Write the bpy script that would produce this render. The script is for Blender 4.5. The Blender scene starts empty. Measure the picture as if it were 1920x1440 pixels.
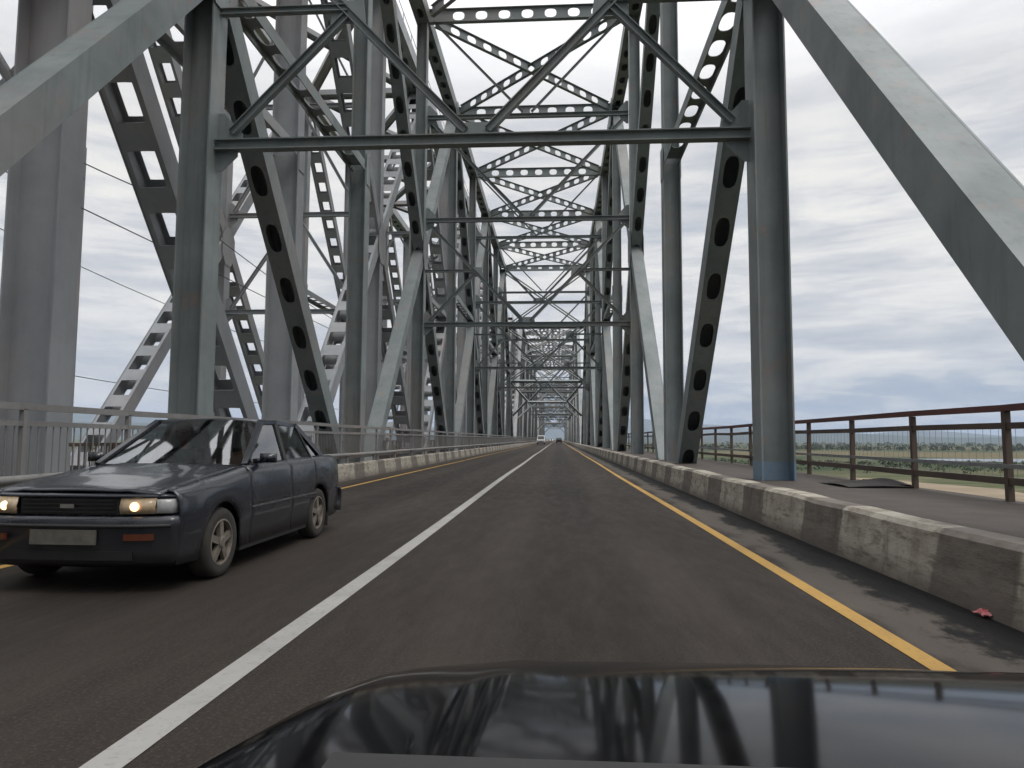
import bpy, bmesh, math, random
from math import sin, cos, pi, radians
from mathutils import Vector, Matrix

random.seed(7)
SC = bpy.context.scene
COL = SC.collection

# ------------------------------------------------------------------ camera
H = 1.2
YAW, PITCH, ROLL = 0.0648, 0.0778, 0.005
cam_d = bpy.data.cameras.new("camera")
cam = bpy.data.objects.new("camera", cam_d)
COL.objects.link(cam)
cy, sy, cp, sp = cos(YAW), sin(YAW), cos(PITCH), sin(PITCH)
fwd = Vector((-sy * cp, cy * cp, sp))
r0 = Vector((cy, sy, 0.0))
u0 = r0.cross(fwd)
right = r0 * cos(ROLL) + u0 * sin(ROLL)
up = -r0 * sin(ROLL) + u0 * cos(ROLL)
M = Matrix((right, up, -fwd)).transposed().to_4x4()
M.translation = Vector((0, 0, H))
cam.matrix_world = M
cam_d.sensor_width = 36.0
cam_d.lens = 1318.84 / 1920 * 36.0
cam_d.clip_start = 0.05
cam_d.clip_end = 60000
SC.camera = cam

# ------------------------------------------------------------------ world, sun, exposure
SUN_EL, SUN_AZ = radians(58), radians(128)      # azimuth measured clockwise from +Y
world = bpy.data.worlds.new("World")
SC.world = world
world.use_nodes = True
nt = world.node_tree
for n in list(nt.nodes):
    nt.nodes.remove(n)


class NG:
    """tiny node helper"""
    def __init__(self, tree):
        self.t = tree

    def n(self, kind, **kw):
        nd = self.t.nodes.new(kind)
        for k, v in kw.items():
            setattr(nd, k, v)
        return nd

    def link(self, a, b):
        self.t.links.new(a, b)

    def val(self, sock, v):
        if isinstance(v, bpy.types.NodeSocket):
            self.t.links.new(v, sock)
        elif v is not None:
            sock.default_value = v

    def math(self, op, a, b=None, c=None, clamp=False):
        nd = self.n('ShaderNodeMath', operation=op, use_clamp=clamp)
        for i, v in enumerate((a, b, c)):
            self.val(nd.inputs[i], v)
        return nd.outputs[0]

    def noise(self, vec, scale, detail=4, rough=.55, dist=0.0):
        nd = self.n('ShaderNodeTexNoise')
        if vec is not None:
            self.link(vec, nd.inputs['Vector'])
        nd.inputs['Scale'].default_value = scale
        nd.inputs['Detail'].default_value = detail
        nd.inputs['Roughness'].default_value = rough
        nd.inputs['Distortion'].default_value = dist
        return nd.outputs['Fac']

    def ramp(self, fac, stops):
        nd = self.n('ShaderNodeValToRGB')
        el = nd.color_ramp.elements
        while len(el) < len(stops):
            el.new(.5)
        for e, (p, c) in zip(el, stops):
            e.position = p
            e.color = c if len(c) == 4 else (*c, 1)
        self.link(fac, nd.inputs['Fac'])
        return nd.outputs['Color']

    def mix(self, fac, a, b, mode='MIX'):
        nd = self.n('ShaderNodeMix', data_type='RGBA', blend_type=mode)
        self.val(nd.inputs[0], fac)
        self.val(nd.inputs[6], a if not isinstance(a, tuple) else (*a[:3], 1))
        self.val(nd.inputs[7], b if not isinstance(b, tuple) else (*b[:3], 1))
        return nd.outputs[2]

    def maprange(self, v, a, b, c=0.0, d=1.0, smooth=False):
        nd = self.n('ShaderNodeMapRange')
        if smooth:
            nd.interpolation_type = 'SMOOTHSTEP'
        self.val(nd.inputs[0], v)
        for i, x in enumerate((a, b, c, d)):
            nd.inputs[i + 1].default_value = x
        return nd.outputs[0]

    def comb(self, x, y, z):
        nd = self.n('ShaderNodeCombineXYZ')
        for i, v in enumerate((x, y, z)):
            self.val(nd.inputs[i], v)
        return nd.outputs[0]

    def sep(self, v):
        nd = self.n('ShaderNodeSeparateXYZ')
        self.link(v, nd.inputs[0])
        return nd.outputs


g = NG(nt)
sky = g.n('ShaderNodeTexSky', sky_type='NISHITA', sun_disc=False)
sky.sun_elevation = SUN_EL
sky.sun_rotation = SUN_AZ
sky.air_density = 1.0
sky.dust_density = 1.5
tc = g.n('ShaderNodeTexCoord')
d = g.sep(tc.outputs['Generated'])
zc = g.math('MAXIMUM', d[2], 0.0)
den = g.math('ADD', zc, 0.13)
uv = g.comb(g.math('DIVIDE', d[0], den), g.math('DIVIDE', d[1], den), 0.35)
n1 = g.noise(uv, 1.15, 7, .56, .25)                       # high stratus
n2 = g.noise(g.comb(g.math('MULTIPLY', d[0], 2.2), g.math('MULTIPLY', d[1], 2.2), g.math('MULTIPLY', d[2], 13.0)), 2.3, 8, .58, .3)
n3 = g.noise(g.comb(g.math('MULTIPLY', d[0], 5.0), g.math('MULTIPLY', d[1], 5.0), g.math('MULTIPLY', d[2], 22.0)), 2.0, 6, .55, .2)
hi = g.ramp(n1, [(.34, (.66, .675, .70)), (.50, (.82, .82, .825)), (.64, (.93, .925, .915))])
mid = g.ramp(n2, [(.32, (.55, .585, .635)), (.45, (.705, .715, .735)), (.54, (.865, .855, .84)), (.65, (.985, .96, .91))])
low = g.ramp(n3, [(.36, (.36, .44, .56)), (.50, (.45, .52, .615)), (.56, (.66, .69, .71)), (.64, (.80, .80, .79))])
cl = g.mix(g.maprange(g.math('ADD', g.math('ADD', d[2], g.maprange(d[0], -.12, -.5, 0, .085)), g.math('MULTIPLY', g.math('SUBTRACT', n2, .5), .10)), .055, .105, smooth=True), low, mid)
cl = g.mix(g.maprange(d[2], .28, .55, smooth=True), cl, hi)
b1 = g.n('ShaderNodeBackground')
g.link(sky.outputs[0], b1.inputs[0])
b1.inputs[1].default_value = .09
b2 = g.n('ShaderNodeBackground')
g.link(cl, b2.inputs[0])
g.link(g.math('MULTIPLY', g.maprange(d[2], .42, .95, 1.0, 3.2), g.maprange(d[1], -.6, .25, .72, 1.0)), b2.inputs[1])      # overcast: the zenith is brighter than the horizon
mx = g.n('ShaderNodeMixShader')
g.val(mx.inputs[0], g.maprange(n1, .25, .45, .80, .94))
g.link(b1.outputs[0], mx.inputs[1])
g.link(b2.outputs[0], mx.inputs[2])
out = g.n('ShaderNodeOutputWorld')
g.link(mx.outputs[0], out.inputs[0])

sun_d = bpy.data.lights.new("sun", 'SUN')
sun_d.energy = 1.5
sun_d.angle = radians(24)
sun_d.color = (1, .96, .9)
sun = bpy.data.objects.new("sun", sun_d)
COL.objects.link(sun)
sdir = Vector((sin(SUN_AZ) * cos(SUN_EL), cos(SUN_AZ) * cos(SUN_EL), sin(SUN_EL)))
sun.rotation_euler = (-sdir).to_track_quat('-Z', 'Y').to_euler()
sun.location = (0, 0, 80)

SC.view_settings.view_transform = 'Standard'
SC.view_settings.look = 'None'
SC.view_settings.exposure = 0.0
SC.view_settings.gamma = 1.0
SC.render.engine = 'CYCLES'
SC.cycles.max_bounces = 6
SC.cycles.transparent_max_bounces = 10
SC.cycles.volume_bounces = 0


# ------------------------------------------------------------------ materials
def new_mat(name):
    m = bpy.data.materials.new(name)
    m.use_nodes = True
    t = m.node_tree
    p = t.nodes['Principled BSDF']
    return m, NG(t), p


def mat_noise(name, c1, c2, scale=3.0, rough=.6, metal=0.0, bump=0.0, bscale=40, detail=6, spec=.5, coat=0.0):
    m, g, p = new_mat(name)
    tc = g.n('ShaderNodeTexCoord')
    f = g.noise(tc.outputs['Object'], scale, detail, .6)
    g.link(g.mix(g.maprange(f, .3, .7), c1, c2), p.inputs['Base Color'])
    p.inputs['Roughness'].default_value = rough
    p.inputs['Metallic'].default_value = metal
    p.inputs['Specular IOR Level'].default_value = spec
    p.inputs['Coat Weight'].default_value = coat
    if bump:
        b = g.n('ShaderNodeBump')
        b.inputs['Strength'].default_value = bump
        b.inputs['Distance'].default_value = .01
        g.link(g.noise(tc.outputs['Object'], bscale, 4), b.inputs['Height'])
        g.link(b.outputs[0], p.inputs['Normal'])
    return m


def mat_steel(name, base, dark, rust, rough=.55, rust_amt=.62, streak=.45):
    """weathered bridge paint: cloudy tone, vertical streaks, small rust blooms"""
    m, g, p = new_mat(name)
    tc = g.n('ShaderNodeTexCoord')
    o = tc.outputs['Object']
    f = g.noise(o, .8, 6, .62)
    col = g.mix(g.maprange(f, .32, .68), base, dark)
    big = g.noise(o, .23, 4, .6)
    col = g.mix(g.maprange(big, .50, .68, 0, .55), col, (base[0] * 1.22, base[1] * .98, base[2] * .88))
    s = g.sep(o)
    st = g.noise(g.comb(g.math('MULTIPLY', s[0], 9), g.math('MULTIPLY', s[1], 9), g.math('MULTIPLY', s[2], .7)), 1.0, 5, .6)
    col = g.mix(g.maprange(st, .52, .78, 0, streak), col, tuple(x * .62 for x in dark))
    r = g.noise(o, 1.7, 9, .72)
    col = g.mix(g.maprange(r, rust_amt, rust_amt + .14, 0, .75), col, rust)
    g.link(col, p.inputs['Base Color'])
    g.link(g.maprange(f, .3, .7, rough - .1, rough + .12), p.inputs['Roughness'])
    b = g.n('ShaderNodeBump')
    b.inputs['Strength'].default_value = .18
    b.inputs['Distance'].default_value = .01
    g.link(g.noise(o, 14, 5), b.inputs['Height'])
    g.link(b.outputs[0], p.inputs['Normal'])
    return m


STEEL = mat_steel('road_bridge_paint', (.208, .234, .236), (.142, .164, .167), (.28, .185, .145), rust_amt=.57)
STEEL_RAIL = mat_steel('rail_bridge_paint', (.335, .348, .362), (.265, .277, .292), (.33, .27, .23), rust_amt=.66, streak=.22)
GREY_RAIL = mat_steel('grey_railing_paint', (.25, .245, .24), (.17, .165, .158), (.14, .10, .08), rust_amt=.58)
BROWN_RAIL = mat_steel('brown_railing_paint', (.098, .066, .048), (.064, .048, .039), (.16, .035, .030), rust_amt=.60)
RED_RAIL = mat_steel('rusty_red_railing_paint', (.13, .035, .03), (.075, .04, .035), (.16, .06, .04), rust_amt=.55)
GALV = mat_noise('galvanised_pipe', (.34, .34, .35), (.20, .20, .2), 6, .4, .5)
BLUEPAINT = mat_noise('blue_base_paint', (.16, .24, .33), (.13, .18, .22), 4, .6)
RUSTPLATE = mat_noise('rusty_steel_plate', (.030, .022, .018), (.014, .012, .011), 5, .8, bump=.4)
DARKSTEEL = mat_noise('dark_wire', (.05, .05, .055), (.03, .03, .03), 3, .5)


def mat_asphalt():
    m, g, p = new_mat('asphalt')
    tc = g.n('ShaderNodeTexCoord')
    o = tc.outputs['Object']
    s = g.sep(o)
    fine = g.noise(o, 55, 6, .75)
    mid = g.noise(g.comb(s[0], g.math('MULTIPLY', s[1], .22), 0.0), 5.5, 8, .68)
    big = g.noise(g.comb(g.math('MULTIPLY', s[0], .8), g.math('MULTIPLY', s[1], .10), 0.0), 1.3, 5, .6)
    col = g.mix(g.maprange(big, .3, .7), (.029, .0232, .0190), (.042, .0342, .0285))
    col = g.mix(g.maprange(mid, .35, .68, 0, .42), col, (.022, .0195, .018))
    col = g.mix(g.maprange(fine, .52, .70, 0, .85), col, (.098, .080, .066))
    col = g.mix(g.maprange(fine, .30, .46, .6, 0), col, (.014, .013, .012))
    # oil drip line in the middle of each lane, worn by traffic
    for cx in (.2, -3.45):
        dx = g.math('ABSOLUTE', g.math('SUBTRACT', s[0], cx))
        w = g.math('MULTIPLY', g.maprange(dx, .15, .75, .42, 0, True), g.maprange(mid, .3, .6, .5, 1))
        col = g.mix(w, col, (.018, .0165, .016))
    for cx in (-.55, .95, -4.2, -2.7):                      # polished wheel tracks
        dx = g.math('ABSOLUTE', g.math('SUBTRACT', s[0], cx))
        w = g.math('MULTIPLY', g.maprange(dx, .08, .42, .30, 0, True), g.maprange(big, .35, .6, .3, 1))
        col = g.mix(w, col, (.062, .052, .044))
    # gutter dirt next to both kerbs: pale dust, then broken black tar patches
    wob = g.noise(g.comb(s[0], g.math('MULTIPLY', s[1], .45), 0.0), 1.6, 6, .65)
    e = g.math('ADD', s[0], g.math('MULTIPLY', g.math('SUBTRACT', wob, .5), 1.3))
    dust = g.maprange(e, 2.0, 2.30, 0, .95, True)
    col = g.mix(g.math('MULTIPLY', dust, g.maprange(mid, .3, .7, .6, 1)), col, (.105, .092, .079))
    e2 = g.math('ADD', s[0], g.math('MULTIPLY', g.math('SUBTRACT', wob, .5), 1.15))
    e2 = g.math('ADD', e2, g.math('MULTIPLY', g.math('SUBTRACT', g.noise(o, 9, 6, .75), .5), .35))
    tar = g.math('MULTIPLY', g.maprange(e2, 2.42, 2.56, 0, 1, True), g.maprange(e2, 3.5, 3.7, 1, 0, True))
    col = g.mix(g.math('MULTIPLY', tar, .96), col, (.0085, .0085, .009))
    el = g.math('ADD', s[0], g.math('MULTIPLY', g.math('SUBTRACT', wob, .5), .9))
    col = g.mix(g.maprange(el, -5.35, -5.75, 0, .8, True), col, (.060, .050, .042))
    g.link(col, p.inputs['Base Color'])
    g.link(g.maprange(mid, .3, .7, .62, .82), p.inputs['Roughness'])
    p.inputs['Specular IOR Level'].default_value = .15
    b = g.n('ShaderNodeBump')
    b.inputs['Strength'].default_value = .55
    b.inputs['Distance'].default_value = .008
    g.link(fine, b.inputs['Height'])
    g.link(b.outputs[0], p.inputs['Normal'])
    return m


def mat_marking(name, c1, c2, worn):
    m, g, p = new_mat(name)
    tc = g.n('ShaderNodeTexCoord')
    o = tc.outputs['Object']
    f = g.noise(o, 22, 8, .75)
    f2 = g.noise(o, 1.6, 4, .6)
    col = g.mix(g.maprange(f2, .3, .7), c1, c2)
    w = g.math('ADD', g.maprange(f, .53, .70, 0, .6), g.maprange(f2, .55, .8, 0, .25))
    col = g.mix(w, col, worn)
    g.link(col, p.inputs['Base Color'])
    p.inputs['Roughness'].default_value = .7
    return m


ASPHALT = mat_asphalt()
WHITE_LINE = mat_marking('white_line_paint', (.37, .36, .345), (.29, .285, .27), (.13, .12, .11))
YELLOW_LINE = mat_marking('yellow_line_paint', (.46, .27, .055), (.38, .22, .05), (.13, .10, .06))


def mat_kerb(phase):
    m, g, p = new_mat('painted_kerb_concrete')
    tc = g.n('ShaderNodeTexCoord')
    o = tc.outputs['Object']
    s = g.sep(o)
    n = g.noise(o, 3.2, 8, .68)
    nb = g.noise(g.comb(g.math('MULTIPLY', s[0], 3), g.math('MULTIPLY', s[1], 3), g.math('MULTIPLY', s[2], 12)), 1.0, 7, .7)
    yy = g.math('ADD', s[1], g.math('MULTIPLY', g.math('SUBTRACT', g.noise(o, .21, 2), .5), 1.6))
    yy = g.math('ADD', yy, g.math('MULTIPLY', g.math('SUBTRACT', n, .5), .12))
    fr = g.math('FRACT', g.math('DIVIDE', g.math('ADD', yy, phase + 275.0), 2.75))
    white = g.math('MULTIPLY', g.maprange(fr, .36, .372), g.maprange(fr, .985, .998, 1, 0))
    cw = g.mix(g.maprange(n, .36, .66), (.43, .40, .335), (.285, .255, .205))
    cd = g.mix(g.maprange(n, .36, .66), (.19, .165, .14), (.13, .112, .095))
    col = g.mix(white, cd, cw)
    col = g.mix(g.maprange(nb, .50, .66, 0, .8), col, (.10, .082, .064))
    stn = g.noise(g.comb(s[0], g.math('MULTIPLY', s[1], 2.2), g.math('MULTIPLY', s[2], .5)), 1.3, 6, .7)
    col = g.mix(g.maprange(stn, .52, .66, 0, .6), col, (.075, .064, .053))
    splash = g.math('ADD', s[2], g.math('MULTIPLY', g.math('SUBTRACT', n, .5), .45))
    col = g.mix(g.maprange(splash, .20, .0, 0, .8), col, (.085, .07, .058))
    g.link(col, p.inputs['Base Color'])
    p.inputs['Roughness'].default_value = .85
    b = g.n('ShaderNodeBump')
    b.inputs['Strength'].default_value = .6
    b.inputs['Distance'].default_value = .02
    g.link(nb, b.inputs['Height'])
    g.link(b.outputs[0], p.inputs['Normal'])
    return m


PAVE = mat_noise('footway_asphalt', (.044, .034, .028), (.066, .053, .044), 2.2, .85, bump=.5, bscale=60, detail=9)
CONCRETE = mat_noise('deck_concrete', (.22, .21, .19), (.15, .14, .13), 1.2, .85, bump=.3)


def mat_ground():
    m, g, p = new_mat('plain_ground')
    tc = g.n('ShaderNodeTexCoord')
    o = tc.outputs['Object']
    a = g.noise(o, .012, 8, .62)
    b_ = g.noise(o, .0022, 6, .6)
    c = g.noise(o, .11, 6, .65)
    col = g.ramp(a, [(.36, (.026, .040, .016)), (.47, (.056, .070, .028)), (.56, (.095, .088, .042)), (.66, (.15, .125, .078))])
    col = g.mix(g.maprange(b_, .4, .62, 0, .75), col, (.030, .042, .02))
    col = g.mix(g.maprange(c, .5, .75, 0, .45), col, (.022, .032, .014))
    g.link(col, p.inputs['Base Color'])
    p.inputs['Roughness'].default_value = .95
    p.inputs['Specular IOR Level'].default_value = .1
    return m


GROUND = mat_ground()
SAND = mat_noise('sand', (.255, .205, .145), (.18, .145, .10), .05, .95, detail=8, spec=.1)
FIELD = mat_noise('dry_field_grass', (.135, .108, .055), (.082, .074, .035), .02, .95, detail=9, spec=.1)


def mat_meadow():
    m, g, p = new_mat('meadow_grass')
    tc = g.n('ShaderNodeTexCoord')
    o = tc.outputs['Object']
    s = g.sep(o)
    a = g.noise(g.comb(g.math('MULTIPLY', s[0], .35), s[1], 0.0), .07, 9, .68)
    col = g.ramp(a, [(.34, (.024, .036, .015)), (.45, (.052, .066, .026)), (.54, (.085, .082, .042)), (.63, (.165, .138, .09)), (.72, (.055, .075, .028))])
    g.link(col, p.inputs['Base Color'])
    p.inputs['Roughness'].default_value = .95
    p.inputs['Specular IOR Level'].default_value = .1
    return m


MEADOW = mat_meadow()
SHRUB = mat_noise('shrub_leaves', (.018, .031, .012), (.038, .056, .021), .15, .9, spec=.15)
HILLS = mat_noise('wooded_hill', (.020, .034, .022), (.045, .06, .034), .0015, .95, detail=9, spec=.05)
WATER = mat_noise('river_water', (.08, .10, .12), (.06, .08, .10), .01, .25)
BALLAST = mat_noise('ballast', (.12, .11, .10), (.2, .19, .175), 9, .9, bump=.6)
SLEEPER = mat_noise('sleeper', (.10, .085, .07), (.06, .05, .045), 4, .9)
RAILSTEEL = mat_noise('rail_steel', (.22, .2, .19), (.12, .1, .09), 4, .4, .7)


def mat_paint(name, c, rough=.22, flake=.25, dirt=.3):
    m, g, p = new_mat(name)
    tc = g.n('ShaderNodeTexCoord')
    o = tc.outputs['Object']
    s = g.sep(o)
    n = g.noise(o, 4, 7, .65)
    dz = g.math('ADD', s[2], g.math('MULTIPLY', g.math('SUBTRACT', n, .5), .5))
    dm = g.math('MAXIMUM', g.maprange(dz, .62, .2, 0, dirt), g.maprange(n, .5, .8, 0, dirt * .35))
    g.link(g.mix(dm, c, (.09, .08, .068)), p.inputs['Base Color'])
    g.link(g.maprange(dm, 0, .6, rough, .75), p.inputs['Roughness'])
    p.inputs['Metallic'].default_value = flake
    p.inputs['Coat Weight'].default_value = .4
    p.inputs['Coat Roughness'].default_value = .06
    return m


CARPAINT = mat_paint('grey_blue_car_paint', (.013, .016, .023), .24, .12, .28)
BLACKPAINT = mat_noise('black_car_paint', (.003, .003, .0035), (.0045, .0045, .005), 5, .08, spec=.07)
WHITEPAINT = mat_paint('white_van_paint', (.62, .62, .6), .35, 0, .4)
DARKPAINT = mat_paint('dark_green_car_paint', (.02, .026, .027), .3, .2, .3)
BLACKPAINT.node_tree.nodes['Principled BSDF'].inputs['IOR'].default_value = 1.19
BLACKPAINT.node_tree.nodes['Principled BSDF'].inputs['Specular IOR Level'].default_value = .5
BLACKPLASTIC = mat_noise('black_plastic', (.018, .018, .019), (.026, .026, .026), 6, .6)
DARKTRIM = mat_noise('dark_grille', (.010, .010, .011), (.016, .016, .017), 6, .45)
RUBBER = mat_noise('tyre_rubber', (.024, .022, .021), (.05, .044, .038), 5, .9)
ALLOY = mat_noise('dirty_wheel_alloy', (.26, .23, .19), (.14, .12, .10), 9, .6, .35)
CHROME = mat_noise('bright_trim', (.5, .5, .5), (.35, .35, .34), 6, .25, .9)
PLATE = mat_noise('dusty_number_plate', (.15, .14, .115), (.07, .065, .055), 9, .7)
ORANGE = mat_noise('orange_lens', (.11, .028, .010), (.075, .02, .008), 5, .3)
REDLENS = mat_noise('red_lens', (.35, .015, .012), (.25, .012, .01), 5, .3)
CLEARLENS = mat_noise('clear_lens', (.42, .42, .41), (.30, .30, .30), 12, .15)
INTERIOR = mat_noise('car_interior', (.022, .020, .020), (.035, .032, .03), 4, .8)
SEATFAB = mat_noise('seat_fabric', (.06, .055, .055), (.09, .085, .08), 9, .9)
SKIN = mat_noise('skin', (.42, .23, .165), (.36, .19, .13), 5, .6)
HAIR = mat_noise('hair', (.02, .016, .013), (.04, .03, .024), 20, .7)
CLOTH1 = mat_noise('dark_shirt', (.035, .04, .05), (.05, .055, .065), 7, .9)
CLOTH2 = mat_noise('reddish_brown_top', (.26, .13, .095), (.2, .10, .075), 7, .9)
LITTER = mat_noise('red_and_white_wrapper', (.50, .025, .035), (.55, .30, .30), 14, .5)


def mat_emit(name, c, s):
    m, g, p = new_mat(name)
    p.inputs['Base Color'].default_value = (*c, 1)
    p.inputs['Emission Color'].default_value = (*c, 1)
    p.inputs['Emission Strength'].default_value = s
    return m


LAMP = mat_emit('headlamp_glow', (1.0, .66, .33), 2.6)
WARMLENS = mat_noise('glow_tinted_lens', (.55, .44, .31), (.38, .27, .16), 22, .12)  # the lamp's warm glow is put into the lens colour
LAMPFAR = mat_emit('far_headlamp_glow', (1.0, .85, .6), 6.0)


def mat_glass(name, tint, k):
    m = bpy.data.materials.new(name)
    m.use_nodes = True
    t = m.node_tree
    t.nodes.remove(t.nodes['Principled BSDF'])
    g = NG(t)
    tr = g.n('ShaderNodeBsdfTransparent')
    tr.inputs[0].default_value = (*tint, 1)
    gl = g.n('ShaderNodeBsdfGlossy')
    gl.inputs['Roughness'].default_value = .03
    gl.inputs[0].default_value = (.95, .97, 1, 1)
    fr = g.n('ShaderNodeFresnel')
    fr.inputs[0].default_value = 1.52
    mxs = g.n('ShaderNodeMixShader')
    g.link(g.math('ADD', fr.outputs[0], k, clamp=True), mxs.inputs[0])
    g.link(tr.outputs[0], mxs.inputs[1])
    g.link(gl.outputs[0], mxs.inputs[2])
    g.link(mxs.outputs[0], t.nodes['Material Output'].inputs[0])
    return m


GLASS = mat_glass('car_window_glass', (.42, .46, .45), .12)


# ------------------------------------------------------------------ mesh building
class MB:
    def __init__(self):
        self.v, self.f, self.m = [], [], []

    def add(self, vs, fs, mi=0):
        o = len(self.v)
        self.v.extend([tuple(x) for x in vs])
        self.f.extend([tuple(i + o for i in f) for f in fs])
        self.m.extend([mi] * len(fs))

    def box(self, c, ax, ay, az, mi=0):
        """box by centre and three half-extent vectors"""
        c, ax, ay, az = Vector(c), Vector(ax), Vector(ay), Vector(az)
        vs = [c + sx * ax + sy * ay + sz * az for sz in (-1, 1) for sy in (-1, 1) for sx in (-1, 1)]
        self.add(vs, [(0, 2, 3, 1), (4, 5, 7, 6), (0, 1, 5, 4), (2, 6, 7, 3), (0, 4, 6, 2), (1, 3, 7, 5)], mi)

    def abox(self, x0, x1, y0, y1, z0, z1, mi=0):
        self.box(((x0 + x1) / 2, (y0 + y1) / 2, (z0 + z1) / 2), ((x1 - x0) / 2, 0, 0), (0, (y1 - y0) / 2, 0), (0, 0, (z1 - z0) / 2), mi)

    def frame(self, p0, p1, side):
        p0, p1 = Vector(p0), Vector(p1)
        a = (p1 - p0)
        L = a.length
        a.normalize()
        s = Vector(side)
        s = (s - a * s.dot(a)).normalized()
        n = a.cross(s).normalized()
        return p0, p1, a, s, n, L

    def beam(self, p0, p1, side, w, h, off=(0, 0), mi=0):
        p0, p1, a, s, n, L = self.frame(p0, p1, side)
        c = (p0 + p1) / 2 + s * off[0] + n * off[1]
        self.box(c, a * L / 2, s * w / 2, n * h / 2, mi)

    def ibeam(self, p0, p1, side, w, h, t=.02):
        """flanges perpendicular to n, web between"""
        self.beam(p0, p1, side, w, t, (0, h / 2 - t / 2))
        self.beam(p0, p1, side, w, t, (0, -h / 2 + t / 2))
        self.beam(p0, p1, side, t, h - 2 * t)

    def perf(self, p0, p1, side, W, spacing, hl, hw, t, off=0.0, rect=False, ends=.6):
        """perforated strip: holes along the member"""
        p0, p1, a, s, n, L = self.frame(p0, p1, side)
        p0 = p0 + n * off
        if L <= 2 * ends + spacing:
            ends = max(0.05, (L - spacing) / 2 * .9)
        body = L - 2 * ends
        k = max(1, int(round(body / spacing)))
        cl = body / k
        hl = min(hl, cl * .8)

        def P(x, y, z):
            return p0 + a * x + s * y + n * z
        if ends > 0:
            for x0, x1 in ((0, ends), (L - ends, L)):
                self.box(P((x0 + x1) / 2, 0, 0), a * (x1 - x0) / 2, s * W / 2, n * t / 2)
        pw = 40.0 if rect else 2.7
        sq = []
        for j in range(4):
            for q in range(4):
                e = -1 + q * .5
                sq.append([(e, -1), (1, e), (-e, 1), (-1, -e)][j])
        hole = []
        for (ux, uy) in sq:
            an = math.atan2(uy, ux)
            cx, cy_ = cos(an), sin(an)
            r = (abs(cx) ** pw + abs(cy_) ** pw) ** (-1 / pw)
            hole.append((cx * r, cy_ * r))
        for i in range(k):
            xc = ends + (i + .5) * cl
            vs = []
            for z in (-t / 2, t / 2):
                vs += [P(xc + ux * cl / 2, uy * W / 2, z) for ux, uy in sq]
                vs += [P(xc + hx * hl / 2, hy * hw / 2, z) for hx, hy in hole]
            fs = []
            for q in range(16):
                r = (q + 1) % 16
                fs.append((q, 16 + q, 16 + r, r))
                fs.append((32 + q, 32 + r, 48 + r, 48 + q))
                fs.append((16 + q, 48 + q, 48 + r, 16 + r))
            fs.append((0, 4, 36, 32))
            fs.append((8, 12, 44, 40))
            self.add(vs, fs)

    def plate(self, pts, nrm, t, mi=0):
        """flat polygon with thickness"""
        nrm = Vector(nrm).normalized() * t / 2
        k = len(pts)
        vs = [Vector(p) - nrm for p in pts] + [Vector(p) + nrm for p in pts]
        fs = [tuple(reversed(range(k))), tuple(range(k, 2 * k))]
        fs += [(i, (i + 1) % k, k + (i + 1) % k, k + i) for i in range(k)]
        self.add(vs, fs, mi)

    def tube(self, pts, r, n=8, mi=0, caps=True):
        pts = [Vector(p) for p in pts]
        rings = []
        for i, p in enumerate(pts):
            a = (pts[min(i + 1, len(pts) - 1)] - pts[max(i - 1, 0)]).normalized()
            ref = Vector((0, 0, 1)) if abs(a.z) < .9 else Vector((1, 0, 0))
            s = a.cross(ref).normalized()
            u = s.cross(a)
            rr = r[i] if isinstance(r, (list, tuple)) else r
            rings.append([p + s * cos(2 * pi * k / n) * rr + u * sin(2 * pi * k / n) * rr for k in range(n)])
        vs = [v for ring in rings for v in ring]
        fs = []
        for i in range(len(pts) - 1):
            for k in range(n):
                k2 = (k + 1) % n
                fs.append((i * n + k, i * n + k2, (i + 1) * n + k2, (i + 1) * n + k))
        if caps:
            fs.append(tuple(reversed(range(n))))
            fs.append(tuple(range((len(pts) - 1) * n, len(pts) * n)))
        self.add(vs, fs, mi)

    def lathe(self, prof, c, axis, n=24, mi=0):
        """prof: list of (radius, along)"""
        c, axis = Vector(c), Vector(axis).normalized()
        ref = Vector((0, 0, 1)) if abs(axis.z) < .9 else Vector((1, 0, 0))
        s = axis.cross(ref).normalized()
        u = s.cross(axis)
        vs = []
        for (r, h) in prof:
            for k in range(n):
                an = 2 * pi * k / n
                vs.append(c + axis * h + s * cos(an) * r + u * sin(an) * r)
        fs = []
        for i in range(len(prof) - 1):
            for k in range(n):
                k2 = (k + 1) % n
                fs.append((i * n + k, i * n + k2, (i + 1) * n + k2, (i + 1) * n + k))
        self.add(vs, fs, mi)

    def grid(self, rows, mi=0, close=False):
        nr, nc = len(rows), len(rows[0])
        vs = [p for r in rows for p in r]
        fs = []
        for i in range(nr - 1):
            for j in range(nc - (0 if close else 1)):
                j2 = (j + 1) % nc
                fs.append((i * nc + j, i * nc + j2, (i + 1) * nc + j2, (i + 1) * nc + j))
        self.add(vs, fs, mi)

    def mesh(self, name, mats, smooth=False):
        me = bpy.data.meshes.new(name)
        me.from_pydata(self.v, [], self.f)
        for m in (mats if isinstance(mats, (list, tuple)) else [mats]):
            me.materials.append(m)
        if any(self.m):
            me.polygons.foreach_set('material_index', self.m)
        if smooth:
            me.polygons.foreach_set('use_smooth', [True] * len(me.polygons))
        me.update()
        return me

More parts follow.
